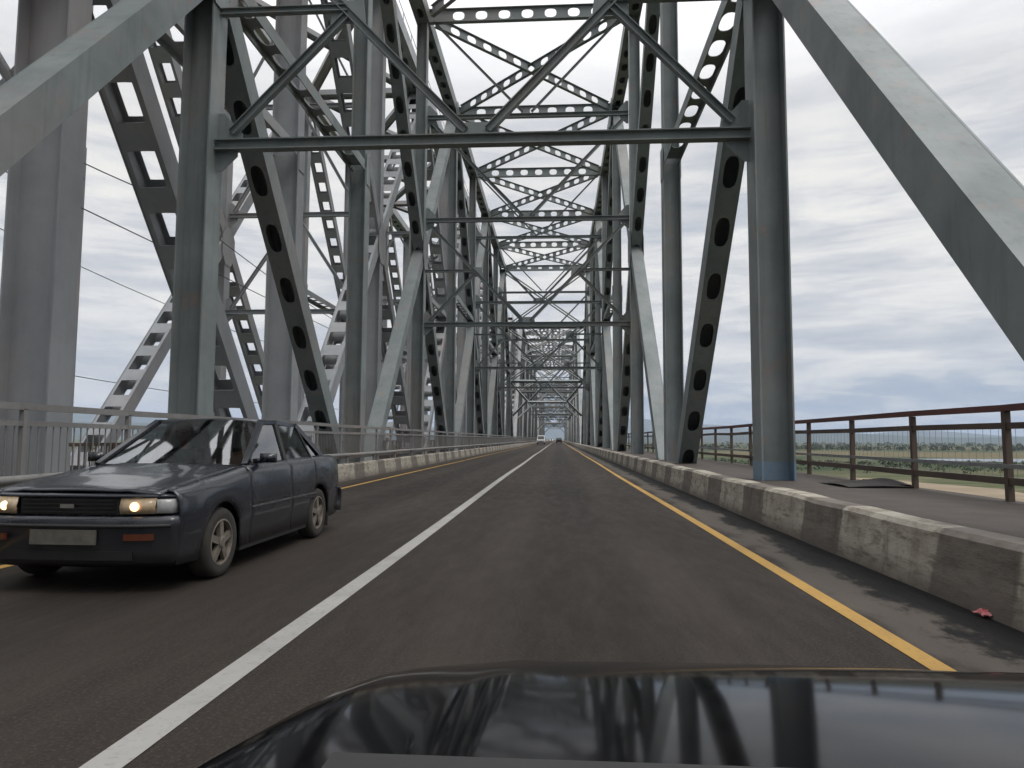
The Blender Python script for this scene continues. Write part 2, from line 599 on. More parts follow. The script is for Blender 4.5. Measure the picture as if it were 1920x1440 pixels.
    def build(self, name, mats, parent=None, smooth=False, solid=0.0, recalc=False, sub=0):
        me = self.mesh(name, mats, smooth)
        if recalc:
            bm = bmesh.new()
            bm.from_mesh(me)
            bmesh.ops.remove_doubles(bm, verts=bm.verts, dist=.0005)
            bmesh.ops.recalc_face_normals(bm, faces=bm.faces)
            bm.to_mesh(me)
            bm.free()
            if smooth:
                me.polygons.foreach_set('use_smooth', [True] * len(me.polygons))
        o = bpy.data.objects.new(name, me)
        COL.objects.link(o)
        if parent:
            o.parent = parent
        if solid:
            md = o.modifiers.new('thickness', 'SOLIDIFY')
            md.thickness = solid
            md.offset = -1
        if sub:
            md = o.modifiers.new('smooth', 'SUBSURF')
            md.levels = sub
            md.render_levels = sub
        return o


def empty(name, loc, label=None, cat=None, group=None, rz=0.0):
    o = bpy.data.objects.new(name, None)
    o.empty_display_size = .3
    COL.objects.link(o)
    o.location = loc
    o.rotation_euler = (0, 0, rz)
    if label:
        tag(o, label, cat, group)
    return o


def tag(o, label, cat, group=None, kind=None):
    o['label'] = label
    o['category'] = cat
    if group:
        o['group'] = group
    if kind:
        o['kind'] = kind
    return o


def struct(o):
    o['kind'] = 'structure'
    return o


def copy_tree(o, parent=None):
    c = o.copy()
    COL.objects.link(c)
    if parent:
        c.parent = parent
    for ch in list(o.children):
        copy_tree(ch, c)
    return c


# ------------------------------------------------------------------ bridge layout
P = 10.755
D1 = 12.88
SPAN = 12 * P + 1.6
ZT, ZB = 22.9, -1.8                        # top and bottom chord centre heights
ZM = (ZT + ZB) / 2
XL, XR = -6.92, 3.85                       # truss planes of the road bridge
XC = (XL + XR) / 2


def yn(n):
    return D1 + (n - 1) * P


# span objects are built in span coordinates: origin at node -2
Y0 = yn(-2)


def sn(n):
    return (n + 2) * P


def hpost(mb, x, y, z0, z1, w, dpt, t=.03, tw=.02):
    mb.abox(x - w / 2, x - w / 2 + t, y - dpt / 2, y + dpt / 2, z0, z1)
    mb.abox(x + w / 2 - t, x + w / 2, y - dpt / 2, y + dpt / 2, z0, z1)
    mb.abox(x - w / 2 + t, x + w / 2 - t, y - tw, y + tw, z0, z1)


def rivets(mb, x, y, z, ry, rz, sgn, step=.13, r=.017):
    yy = -ry
    while yy <= ry:
        zz = -rz
        while zz <= rz:
            c = Vector((x, y + yy, z + zz))
            vs = [c + Vector((0, cos(k * pi / 3) * r, sin(k * pi / 3) * r)) for k in range(6)]
            vs += [c + Vector((sgn * .014, cos(k * pi / 3) * r * .55, sin(k * pi / 3) * r * .55)) for k in range(6)]
            mb.add(vs, [(k, (k + 1) % 6, 6 + (k + 1) % 6, 6 + k) for k in range(6)] + [tuple(range(6, 12))])
            zz += step
        yy += step


def gusset(root, mt, x, y, z, ry, rz, w, rv=True):
    """pair of clipped plates outside a member of width w, with rivet heads"""
    for sg in (-1, 1):
        mb = MB()
        xx = x + sg * (w / 2 + .013)
        c = .45
        pts = [(xx, y - ry, z - rz * c), (xx, y - ry * c, z - rz), (xx, y + ry * c, z - rz), (xx, y + ry, z - rz * c),
               (xx, y + ry, z + rz * c), (xx, y + ry * c, z + rz), (xx, y - ry * c, z + rz), (xx, y - ry, z + rz * c)]
        mb.plate(pts, (1, 0, 0), .02)
        if rv:
            rivets(mb, xx + sg * .0095, y, z, ry * .62, rz * .62, sg)
        mb.build('gusset_plate', mt, root)


def build_truss_plane(root, x, S, inner):
    """one truss plane. inner=+1 when the road lies on the +x side"""
    mt, wd, dd, dp = S['mat'], S['dw'], S['dd'], S['pw']
    rect = S['rect']
    # chords
    for nm, z, a, b in (('top_chord', S['zt'], 0, 8), ('bottom_chord', ZB, -2, 10)):
        mb = MB()
        p0, p1 = (x, sn(a) - .35, z), (x, sn(b) + .35, z)
        W, Hh = dp + .08, .72
        for sg in (-1, 1):
            mb.beam(p0, p1, (1, 0, 0), .03, Hh, (sg * (W / 2 - .015), 0))
        mb.beam(p0, p1, (1, 0, 0), W - .07, .02, (0, -Hh / 2 + .03))
        if nm == 'top_chord':
            mb.perf(p0, p1, (1, 0, 0), W - .07, 1.45, .75, .34, .02, Hh / 2 - .05, rect)
        else:
            mb.beam(p0, p1, (1, 0, 0), W - .07, .02, (0, Hh / 2 - .05))
        mb.build(nm, mt, root)
    # posts
    for n in range(-1, 10):
        mb = MB()
        zt = S['zt'] - .37 if 0 <= n <= 8 else ZM - .2
        w = dp - .02
        hpost(mb, x, sn(n), ZB + .38, ZM + (0 if n % 2 == 0 else .004), w, .56)
        if zt > ZM:
            hpost(mb, x, sn(n), ZM + .006, zt, w - .06, .52)
        if n % 2 == 0:                     # splice at mid height
            for sg in (-1, 1):
                mb.abox(x + sg * (w / 2 + .002) - (.02 if sg < 0 else 0), x + sg * (w / 2 + .002) + (.02 if sg > 0 else 0),
                        sn(n) - .24, sn(n) + .24, ZM - .55, ZM + .55)
        mb.build('post', mt, root)
    # diagonals
    for n in range(-2, 9, 2):
        for asc in (True, False):
            if asc and n == 8 or (not asc and n == -2):
                continue
            za, zb = (ZB, S['zt']) if asc else (S['zt'], ZB)
            w = wd if asc else wd - .02
            end = (asc and n == -2) or (not asc and n == 8)
            h = dd + (.12 if end else 0)
            p0, p1 = Vector((x, sn(n), za)), Vector((x, sn(n + 2), zb))
            a = (p1 - p0).normalized()
            p0, p1 = p0 + a * .5, p1 - a * .5
            mb = MB()
            for sg in (-1, 1):
                mb.beam(p0, p1, (1, 0, 0), .028, h, (sg * (w / 2 - .014), 0))
            # n = a x X : find which sign is up
            nz = a.cross(Vector((1, 0, 0))).z
            us = 1 if nz > 0 else -1
            if rect:
                for sg in (-1, 1):
                    mb.perf(p0, p1, (1, 0, 0), w - .06, 1.42, .80, w - .27, .02, sg * (h / 2 - .03), True, .8)
            else:
                mb.beam(p0, p1, (1, 0, 0), w - .06, .02, (0, us * (h / 2 - .012)))
                mb.perf(p0, p1, (1, 0, 0), w - .06, 1.42, .74, .33, .02, -us * (h / 2 - .012), False, .8)
            mb.build('diagonal', mt, root)
    # stays bracing the long posts at mid height
    for a, b in ((-1, 0), (1, 2), (5, 4), (7, 6), (9, 8)):
        sg = 1 if b > a else -1
        p0, p1 = (x, sn(a) + sg * .32, ZM + .1), (x, sn(b) - sg * .3, ZM + .1)
        mb = MB()
        for k in (-1, 1):
            mb.beam(p0, p1, (1, 0, 0), .02, .34, (k * (wd / 2 - .03), 0))
        mb.perf(p0, p1, (1, 0, 0), wd - .085, 1.12, .74, .35, .02, 0, rect, .7)
        mb.build('stay', mt, root)
    # gussets at the crossings and at the chord nodes
    for n in range(1, 8, 2):
        gusset(root, mt, x, sn(n), ZM, .62, .95, dp + .004)
    for n in range(0, 9, 2):
        gusset(root, mt, x, sn(n), S['zt'] - .25, 1.3, .75, dp + .10, False)


def corner_plate(mb, x, y, z, sx, sz, a=.5, b=.5):
    mb.plate([(x, y, z), (x + sx * a, y, z), (x + sx * a, y, z + sz * b * .25), (x + sx * a * .25, y, z + sz * b), (x, y, z + sz * b)], (0, 1, 0), .02)


def build_span(name, xa, xb, S):
    root = empty(name, (0, 0, 0))
    mt = S['mat']
    for x, inn in ((xa, 1), (xb, -1)):
        build_truss_plane(root, x, S, inn)
    xi, xo = xa + S['pw'] / 2, xb - S['pw'] / 2
    xc = (xa + xb) / 2
    zt = S['zt']
    wt = xo - xi
    # top struts and lateral X bracing
    for n in range(0, 9):
        mb = MB()
        p0, p1 = (xi, sn(n), zt), (xo, sn(n), zt)
        if S['solid']:
            for k in (-1, 1):
                mb.beam(p0, p1, (0, 1, 0), .03, .34, (k * .36, 0))
            mb.beam(p0, p1, (0, 1, 0), .69, .02)
        else:
            for k in (-1, 1):
                mb.beam(p0, p1, (0, 0, 1), .025, .26, (k * .345, 0))
            if n in (0, 8):
                mb.perf(p0, p1, (0, 0, 1), .665, 1.3, .42, .22, .02, 0, True, 1.0)
            else:
                mb.perf(p0, p1, (0, 0, 1), .665, 1.18, .60, .46, .02, 0, False, .95)
        mb.build('top_strut', mt, root)
    for n in range(0, 8):
        for k, (x0, x1) in enumerate(((xi, xo), (xo, xi))):
            dz = .0 if k else -.005
            dxs = 1 if x1 > x0 else -1
            p0, p1 = (x0 + dxs * .25, sn(n) + .45, zt + dz), (x1 - dxs * .25, sn(n + 1) - .45, zt + dz)
            mb = MB()
            hz_ = (-(p1[1] - p0[1]), (p1[0] - p0[0]), 0)
            if S['solid']:
                for sgn_ in (-1, 1):
                    mb.beam(p0, p1, hz_, .025, .28, (sgn_ * .25, 0))
                mb.beam(p0, p1, hz_, .475, .02)
            else:
                ht = .56 if k else .53
                for sgn_ in (-1, 1):
                    mb.beam(p0, p1, (0, 0, 1), .022, .22, (sgn_ * ht / 2, 0))
                mb.perf(p0, p1, (0, 0, 1), ht - .022, 1.12, .62, .38, .02, 0, False, .75)
            mb.build('lateral_brace', mt, root)
    # sway frames on odd nodes
    lev = S['lev']
    for n in range(1, 8, 2):
        y = sn(n)
        for i, z in enumerate(lev):
            mb = MB()
            mb.ibeam((xi, y, z), (xo, y, z), (0, 1, 0), .20, .21, .022)
            for sg, x in ((1, xi), (-1, xo)):
                corner_plate(mb, x, y + .03, z + .11, sg, 1, .5, .55)
                corner_plate(mb, x, y + .03, z - .11, sg, -1, .42, .4)
            mb.build('sway_strut', mt, root)
            ztop = (lev + [zt])[i + 1] - .12
            last = i == len(lev) - 1
            w = .15 if not last else .11
            for sg in (-1, 1):
                xe = xi if sg < 0 else xo
                mb = MB()
                if S['inv']:
                    p0, p1 = Vector((xe - sg * .25, y, z + .2)), Vector((xc + sg * .2, y, ztop - .12))
                else:
                    p0, p1 = Vector((xc + sg * .22, y, z + .20)), Vector((xe - sg * .22, y, ztop - .12))
                mb.ibeam(p0, p1, (0, 1, 0), w, w, .02)
                mb.build('sway_brace', mt, root)
                if i == 0 and not S['inv']:
                    mid = (p0 + p1) / 2
                    mb = MB()
                    mb.ibeam((xe, y, mid.z + .08), (mid.x, y, mid.z + .08), (0, 1, 0), .13, .13, .015)
                    mb.ibeam((xe - sg * .3, y + .005, z + .25), (mid.x, y + .005, mid.z - .05), (0, 1, 0), .14, .14, .015)
                    mb.plate([(mid.x - .35, y + .02, mid.z - .22), (mid.x + .35, y + .02, mid.z - .22), (mid.x + .3, y + .02, mid.z + .26), (mid.x - .3, y + .02, mid.z + .26)], (0, 1, 0), .02)
                    mb.build('sway_sub_brace', mt, root)
            if not last:
                mb = MB()
                zz = z + .11 if not S['inv'] else ztop
                sg = 1 if not S['inv'] else -1
                mb.plate([(xc - .42, y + .045, zz), (xc + .42, y + .045, zz), (xc + .38, y + .045, zz + sg * .26), (xc - .38, y + .045, zz + sg * .26)], (0, 1, 0), .02)
                mb.build('sway_gusset', mt, root)
    # end portals lying in the plane of the inclined end posts
    for na, nb in ((8, 10), (0, -2)):
        def pt(x, s):
            return Vector((x, sn(na) + (sn(nb) - sn(na)) * s, zt + (ZB - zt) * s))
        nrm = (pt(xo, 0) - pt(xi, 0)).cross(pt(xi, 1) - pt(xi, 0)).normalized()
        for s in (.27, .547):
            mb = MB()
            mb.ibeam(pt(xi, s), pt(xo, s), nrm, .34, .36, .025)
            mb.build('portal_strut', mt, root)
        for s0, s1 in ((.015, .265), (.278, .54)):
            for k, (x0, x1) in enumerate(((xi, xo), (xo, xi))):
                mb = MB()
                o = nrm * (.09 if k else -.09)
                for q in (-1, 1):
                    side = (pt(x1, s1) - pt(x0, s0)).cross(nrm).normalized() * .17 * q
                    mb.beam(pt(x0, s0) + o + side, pt(x1, s1) + o + side, nrm, .17, .12)
                mb.build('portal_brace', mt, root)
        mb = MB()
        mb.ibeam(pt(xc - wt * .27, .662), pt(xc + wt * .27, .662), nrm, .30, .30, .025)
        mb.build('portal_strut', mt, root)
        for sg in (-1, 1):
            xe = xi if sg < 0 else xo
            mb = MB()
            mb.ibeam(pt(xc + sg * wt * .29, .655), pt(xe, .74), nrm, .24, .24, .022)
            mb.ibeam(pt(xe, .555), pt(xc + sg * wt * .28, .655), nrm, .24, .22, .022)
            mb.ibeam(pt(xc + sg * wt * .02, .56), pt(xc + sg * wt * .25, .652), nrm, .2, .2, .022)
            mb.build('portal_knee', mt, root)
    return root


SROAD = dict(mat=STEEL, pw=.60, dw=.55, dd=.52, zt=ZT, rect=False, solid=False, inv=False, lev=[6.85, 12.15, 17.5])
road = build_span('road_bridge_span', XL, XR, SROAD)
GRP_R = 'spans of the road bridge'
tag(road, 'nearest grey green steel truss span with oval holes, arching over the road', 'bridge span', GRP_R)
road.location = (0, Y0, 0)
STEEL_PALE = mat_steel('pale_bridge_steel', (.235, .25, .252), (.165, .18, .184), (.26, .19, .16), rust_amt=.66)  # paler copy of the steel tone for the farther spans


def recolour(o, mt):
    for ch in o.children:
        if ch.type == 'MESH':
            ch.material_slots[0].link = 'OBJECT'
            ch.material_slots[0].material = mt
        recolour(ch, mt)


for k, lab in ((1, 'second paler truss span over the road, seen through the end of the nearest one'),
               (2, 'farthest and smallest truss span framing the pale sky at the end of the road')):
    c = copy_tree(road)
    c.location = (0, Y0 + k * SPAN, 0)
    recolour(c, STEEL_PALE)
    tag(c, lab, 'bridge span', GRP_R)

# railway bridge beside it
RL, RR = -16.65, -8.98
SRAIL = dict(mat=STEEL_RAIL, pw=.98, dw=.92, dd=.56, zt=23.7, rect=True, solid=True, inv=True, lev=[7.3, 12.1, 17.6])
RY0 = 11.5 - 3 * P
rail = build_span('railway_bridge_span', RL, RR, SRAIL)
GRP_T = 'spans of the railway bridge'
tag(rail, 'nearest pale lilac grey railway truss span with square holes, left of the road', 'bridge span', GRP_T)


def chord_walk(root):
    """handrail along the top chord"""
    for x in (RR + .35, RR - .35):
        mb = MB()
        for z in (24.55, 25.05):
            mb.beam((x, sn(0), z), (x, sn(8), z), (0, 0, 1), .03, .03)
        y = sn(0)
        while y <= sn(8) + .1:
            mb.abox(x - .015, x + .015, y - .02, y + .02, 24.06, 25.05)
            y += 2.15
        mb.build('handrail', STEEL_RAIL, root)


chord_walk(rail)
rail.location = (0, RY0, 0)
for k, lab in ((1, 'middle lilac grey railway truss span, half hidden behind the road bridge posts'),
               (2, 'most distant lilac grey railway truss span beyond the other two')):
    c = copy_tree(rail)
    c.location = (0, RY0 + k * SPAN, 0)
    tag(c, lab, 'bridge span', GRP_T)

mb = MB()
hpost(mb, XR, yn(1) - Y0, ZB + 2.25, ZB + 2.62, .588, .568, .036, .024)
mb.build('painted_foot', BLUEPAINT, road)['label'] = 'blue painted foot of the right post'

# ------------------------------------------------------------------ deck, road, kerbs, markings
YA, YB = Y0 - 1, Y0 + 3 * SPAN
YEND = YB + 900
KR, KL = 2.97, -5.97
mb = MB()
ys = [YA + i * 6 for i in range(int((YEND - YA) / 6) + 1)]
mb.grid([[(x, y, 0) for x in (KL - .3, -4, XC, 1, KR + .3)] for y in ys])
struct(mb.build('road', ASPHALT))
mb = MB()
mb.abox(-6.55, 3.5, YA, YB, -1.1, -.05)
struct(mb.build('bridge_deck', CONCRETE))


def ribbon(x, w, y0, y1, z, wob=0.0, step=3.0):
    rows = []
    y = y0
    while y < y1:
        dx = wob * (sin(y * .21) + .6 * sin(y * .083 + 1))
        rows.append([(x - w / 2 + dx, y, z), (x + w / 2 + dx, y, z)])
        y += step
    m = MB()
    m.grid(rows)
    return m


struct(ribbon(-1.677, .155, YA, YEND, .004, .022).build('road_marking', WHITE_LINE))
struct(ribbon(1.99, .125, YA, YEND, .004, .02).build('road_marking', YELLOW_LINE))
struct(ribbon(-5.13, .115, YA, YEND, .004, .02).build('road_marking', YELLOW_LINE))


def kerb(x0, x1, face_left, z, mat):
    rows = []
    y = YA
    rnd = random.Random(3 if face_left else 5)
    while y <= YB + 60:
        j = rnd.uniform(-.012, .012)
        k = rnd.uniform(-.010, .010)
        fx, bx = (x0, x1) if face_left else (x1, x0)
        s = 1 if face_left else -1
        rows.append([(fx + j - s * .05, y, -.02), (fx + j, y, z * .5 + k), (fx + j + s * .02, y, z - .04 + k), (fx + s * .07 + j, y, z + k), (bx, y, z + k), (bx, y, -.02)])
        y += .9
    m = MB()
    m.grid(rows)
    return struct(m.build('kerb', mat))


kerb(KR, KR + .30, True, .515, mat_kerb(-10.46 + .02))
kerb(KL - .24, KL, False, .47, mat_kerb(-20.44 + 0.0))
# right footway
mb = MB()
rows = []
rnd = random.Random(11)
for i in range(int((YB + 60 - YA) / 1.2)):
    y = YA + i * 1.2
    rows.append([(x, y, .495 + rnd.uniform(-.008, .008)) for x in (KR + .29, 3.9, 4.6, 5.2, 5.46)] + [(5.47, y, .30)])
mb.grid(rows)
struct(mb.build('footway', PAVE))
# left strip under the railing
mb = MB()
mb.abox(-6.60, KL - .235, YA, YB, .05, .24)
struct(mb.build('footway', CONCRETE))


# ------------------------------------------------------------------ railings
def right_railing():
    root = empty('bridge_railing', (5.28, 0, .5), 'rusty brown steel railing along the outer edge of the right footway', 'railing')
    LEN = 3 * SPAN
    y0 = YA
    sp_ = 2.2
    first = 8.66 - sp_ * int((8.66 - y0) / sp_)
    n = int((YB - first) / sp_)
    yl = first + n * sp_
    for nm, z, w, h, mt in (('top_rail', 1.10, .11, .075, RED_RAIL), ('upper_rail', .885, .05, .075, BROWN_RAIL), ('lower_rail', .225, .05, .085, BROWN_RAIL)):
        m = MB()
        yy = first
        rows_prev = None
        r = random.Random(int(z * 100))
        pts = []
        while yy <= yl + .01:
            pts.append((0, yy, z + r.uniform(-.012, .012)))
            yy += sp_
        for a, b in zip(pts[:-1], pts[1:]):
            m.beam(a, b, (1, 0, 0), w, h)
        m.build(nm, mt, root)
    m = MB()
    m.beam((-.03, first, .41), (-.03, yl, .41), (1, 0, 0), .03, .05)
    m.build('middle_bar', GALV, root)
    m = MB()
    m.abox(-.035, .035, -.035, .035, -.03, 1.06)
    pm = m.mesh('post', BROWN_RAIL)
    bal = MB()
    for k in range(1, 14):
        yy = k * sp_ / 14
        bal.abox(-.0016, .0016, yy - .0016, yy + .0016, .26, .86)
    bmesh_ = bal.mesh('baluster_infill', GREY_RAIL)
    far = MB()
    farb = MB()
    for i in range(n):
        yy = first + i * sp_
        if i < 95:
            o = bpy.data.objects.new('post', pm)
            COL.objects.link(o)
            o.parent = root
            o.location = (random.uniform(-.01, .01), yy, 0)
            o.rotation_euler = (random.uniform(-.01, .01), random.uniform(-.015, .015), 0)
            o2 = bpy.data.objects.new('baluster_infill', bmesh_)
            COL.objects.link(o2)
            o2.parent = root
            o2.location = (0, yy, 0)
        else:
            far.abox(-.035, .035, yy - .035, yy + .035, -.03, 1.06)
            for k in range(1, 12):
                yb = yy + k * sp_ / 12
                farb.abox(-.006, .006, yb - .006, yb + .006, .26, .86)
    o = far.build('post', BROWN_RAIL, root)
    o['kind'] = 'stuff'
    o = farb.build('baluster_infill', BROWN_RAIL, root)
    o['kind'] = 'stuff'
    return root


right_railing()


def left_railing():
    root = empty('bridge_railing', (-6.18, 0, 0), 'grey steel railing of two rails and thin bars behind the left kerb', 'railing')
    sp_ = 2.0
    first = 17.78 - sp_ * int((17.78 - YA) / sp_)
    n = int((YB - first) / sp_)
    yl = first + n * sp_
    for nm, z, w, h in (('top_rail', 1.545, .06, .08), ('second_rail', 1.345, .05, .06), ('bottom_rail', .62, .04, .05)):
        m = MB()
        r = random.Random(int(z * 77))
        pts = [(0, first + i * sp_, z + r.uniform(-.008, .008)) for i in range(n + 1)]
        for a, b in zip(pts[:-1], pts[1:]):
            m.beam(a, b, (1, 0, 0), w, h)
        m.build(nm, GREY_RAIL, root)
    m = MB()
    m.abox(-.03, .03, -.03, .03, .22, 1.52)
    pm = m.mesh('post', GREY_RAIL)
    bal = MB()
    for k in range(1, 16):
        yy = k * sp_ / 16
        bal.abox(-.006, .006, yy - .006, yy + .006, .64, 1.33)
    bm_ = bal.mesh('baluster_infill', GREY_RAIL)
    far, farb = MB(), MB()
    for i in range(n):
        yy = first + i * sp_
        if i < 95:
            for nm, me in (('post', pm), ('baluster_infill', bm_)):
                o = bpy.data.objects.new(nm, me)
                COL.objects.link(o)
                o.parent = root
                o.location = (0, yy, 0)
        else:
            far.abox(-.03, .03, yy - .03, yy + .03, .22, 1.52)
            for k in range(1, 10):
                yb = yy + k * sp_ / 10
                farb.abox(-.006, .006, yb - .006, yb + .006, .64, 1.33)
    for nm, q in (('post', far), ('baluster_infill', farb)):
        o = q.build(nm, GREY_RAIL, root)
        o['kind'] = 'stuff'
    # crash pipe bracketed on short stubs above the kerb
    root2 = empty('guard_pipe', (-6.07, 0, 0), 'long grey steel guard pipe on short stubs just above the left kerb', 'guard rail')
    m = MB()
    y = YA
    pts = []
    r = random.Random(4)
    while y < YB:
        pts.append((r.uniform(-.012, .012), y, .715 + r.uniform(-.012, .012)))
        y += 3.0
    m.tube(pts, .052, 10)
    m.build('pipe', GALV if False else GREY_RAIL, root2, True)
    st = MB()
    st.abox(-.05, .02, -.04, .04, .40, .67)
    sm = st.mesh('stub', GREY_RAIL)
    fm = MB()
    i = 0
    y = YA + 1.5
    while y < YB:
        if i < 95:
            o = bpy.data.objects.new('stub', sm)
            COL.objects.link(o)
            o.parent = root2
            o.location = (0, y, 0)
        else:
            fm.abox(-.05, .02, y - .04, y + .04, .40, .67)
        y += 3.0
        i += 1
    o = fm.build('stub', GREY_RAIL, root2)
    o['kind'] = 'stuff'


left_railing()

# lifted plate on the footway by the railing
root = empty('bent_steel_plate', (4.75, 11.6, .5), 'rusty bent steel plate lying lifted on the footway beside the brown railing', 'metal plate')
m = MB()
rows = []
for i in range(9):
    u = i / 8
    rows.append([(-.42 + .95 * v, -.75 + 1.5 * u, .012 + .13 * max(0, v - .25) * (1 - abs(2 * u - 1) ** 2) + .02 * sin(5 * u + 3 * v)) for v in (0, .25, .5, .75, 1)])
m.grid(rows)
m.build('plate', RUSTPLATE, root, solid=.012)
m = MB()
m.abox(.40, .50, -.7, .75, .0, .05)
m.build('edge_angle', RUSTPLATE, root)

# wrapper by the kerb
m = MB()
r = random.Random(2)
rows = []
for i in range(7):
    rows.append([(r.uniform(-.02, .02) + .13 * (j / 5 - .5), .22 * (i / 6 - .5) + r.uniform(-.015, .015), .02 + .07 * sin(pi * i / 6) * sin(pi * j / 5) + r.uniform(-.012, .02)) for j in range(6)])
m.grid(rows)
o = m.build('wrapper', LITTER)
o.location = (2.91, 5.12, .012)
o.scale = (.55, .55, .5)
tag(o, 'crumpled red and white wrapper lying in the gutter against the right kerb', 'litter')

# ------------------------------------------------------------------ railway deck
mb = MB()
mb.abox(RL + .6, RR - .6, RY0, RY0 + 3 * SPAN, -.9, -.2)
struct(mb.build('railway_deck', BALLAST))
root = empty('railway_track', ((RL + RR) / 2, RY0, -.2), 'single railway track of steel rails on dark sleepers inside the left bridge', 'railway track')
m = MB()
for x in (-.76, .76):
    m.abox(x - .035, x + .035, 0, 3 * SPAN, .18, .34)
m.build('rails', RAILSTEEL, root)
m = MB()
for i in range(int(3 * SPAN / .75)):
    m.abox(-1.35, 1.35, i * .75, i * .75 + .24, 0, .17)
o = m.build('sleepers', SLEEPER, root)
o['kind'] = 'stuff'
root = empty('walkway_railing', (RR - 1.0, RY0, 0), 'rusty brown barred walkway railing inside the railway bridge', 'railing')
m = MB()
for z in (.05, 1.0):
    m.abox(-.03, .03, 0, 3 * SPAN, z, z + .07)
m.build('rails', BROWN_RAIL, root)
m = MB()
m.abox(-.05, .05, -.04, .04, -.2, 1.03)
pm = m.mesh('post', BROWN_RAIL)
bal = MB()
for k in range(1, 22):
    bal.abox(-.008, .008, k * 4 / 22 - .012, k * 4 / 22 + .012, .12, 1.0)
bm_ = bal.mesh('baluster_infill', BROWN_RAIL)
for i in range(96):
    for nm, me in (('post', pm), ('baluster_infill', bm_)):
        o = bpy.data.objects.new(nm, me)
        COL.objects.link(o)
        o.parent = root
        o.location = (0, i * 4, 0)

# overhead wires of the railway
for nm, x, z, sag, lab in (('overhead_wire', (RL + RR) / 2, 9.0, 1.1, 'upper sagging wire strung along inside the railway bridge'),
                           ('overhead_wire', (RL + RR) / 2 + .15, 7.3, .05, 'straight lower contact wire above the railway track'),
                           ('overhead_wire', RL - 2.6, 8.4, .9, 'single power wire strung outside the railway bridge, left of its posts'),
                           ('overhead_wire', RL - 3.4, 3.9, .4, 'lowest thin wire crossing the sky left of the railway bridge')):
    pts = []
    y = RY0
    while y < RY0 + 3 * SPAN:
        u = ((y - RY0) / 43.0) % 1.0
        pts.append((x, y, z - sag * 4 * u * (1 - u)))
        y += 43.0 / 12
    m = MB()
    m.tube(pts, .018, 5)
    tag(m.build(nm, DARKSTEEL), lab, 'wire', 'overhead wires of the railway')


# ------------------------------------------------------------------ vehicles
def make_wheel(parent, x, y, z, r, side, spokes=5):
    w = .19
    tyre = MB()
    prof = [(r * .66, -w / 2 + .01), (r * .80, -w / 2), (r * .94, -w / 2 + .008), (r * .985, -w / 2 + .03), (r, -w / 4), (r, w / 4), (r * .985, w / 2 - .03), (r * .94, w / 2 - .008), (r * .80, w / 2), (r * .66, w / 2 - .01)]
    wheel = empty('wheel', (x, y, z))
    wheel.parent = parent
    tyre.lathe(prof, (0, 0, 0), (1, 0, 0), 36)
    tyre.build('tyre', RUBBER, wheel, True)
    rim = MB()
    s = side
    rim.lathe([(r * .665, -s * .07), (r * .665, s * .088), (r * .62, s * .09), (r * .60, s * .06), (r * .60, -s * .05)], (0, 0, 0), (1, 0, 0), 32)
    rim.lathe([(r * .60, s * .035), (r * .2, s * .028), (.001, s * .028)], (0, 0, 0), (1, 0, 0), 32, 1)
    for k in range(spokes):
        an = 2 * pi * k / spokes + .3
        a = Vector((0, cos(an), sin(an)))
        rim.beam(a * r * .10 + Vector((s * .07, 0, 0)), a * r * .63 + Vector((s * .062, 0, 0)), a.cross(Vector((1, 0, 0))), r * .2, .035)
    rim.lathe([(r * .17, s * .05), (r * .17, s * .092), (r * .12, s * .1), (.001, s * .1)], (0, 0, 0), (1, 0, 0), 16)
    rim.build('rim', [ALLOY, DARKTRIM], wheel)
    return wheel


def ipol(tab, t):
    if t <= tab[0][0]:
        return tab[0][1]
    for (a, va), (b, vb) in zip(tab[:-1], tab[1:]):
        if t <= b:
            u = (t - a) / (b - a)
            u = u * u * (3 - 2 * u) * .35 + u * .65
            return va + (vb - va) * u
    return tab[-1][1]


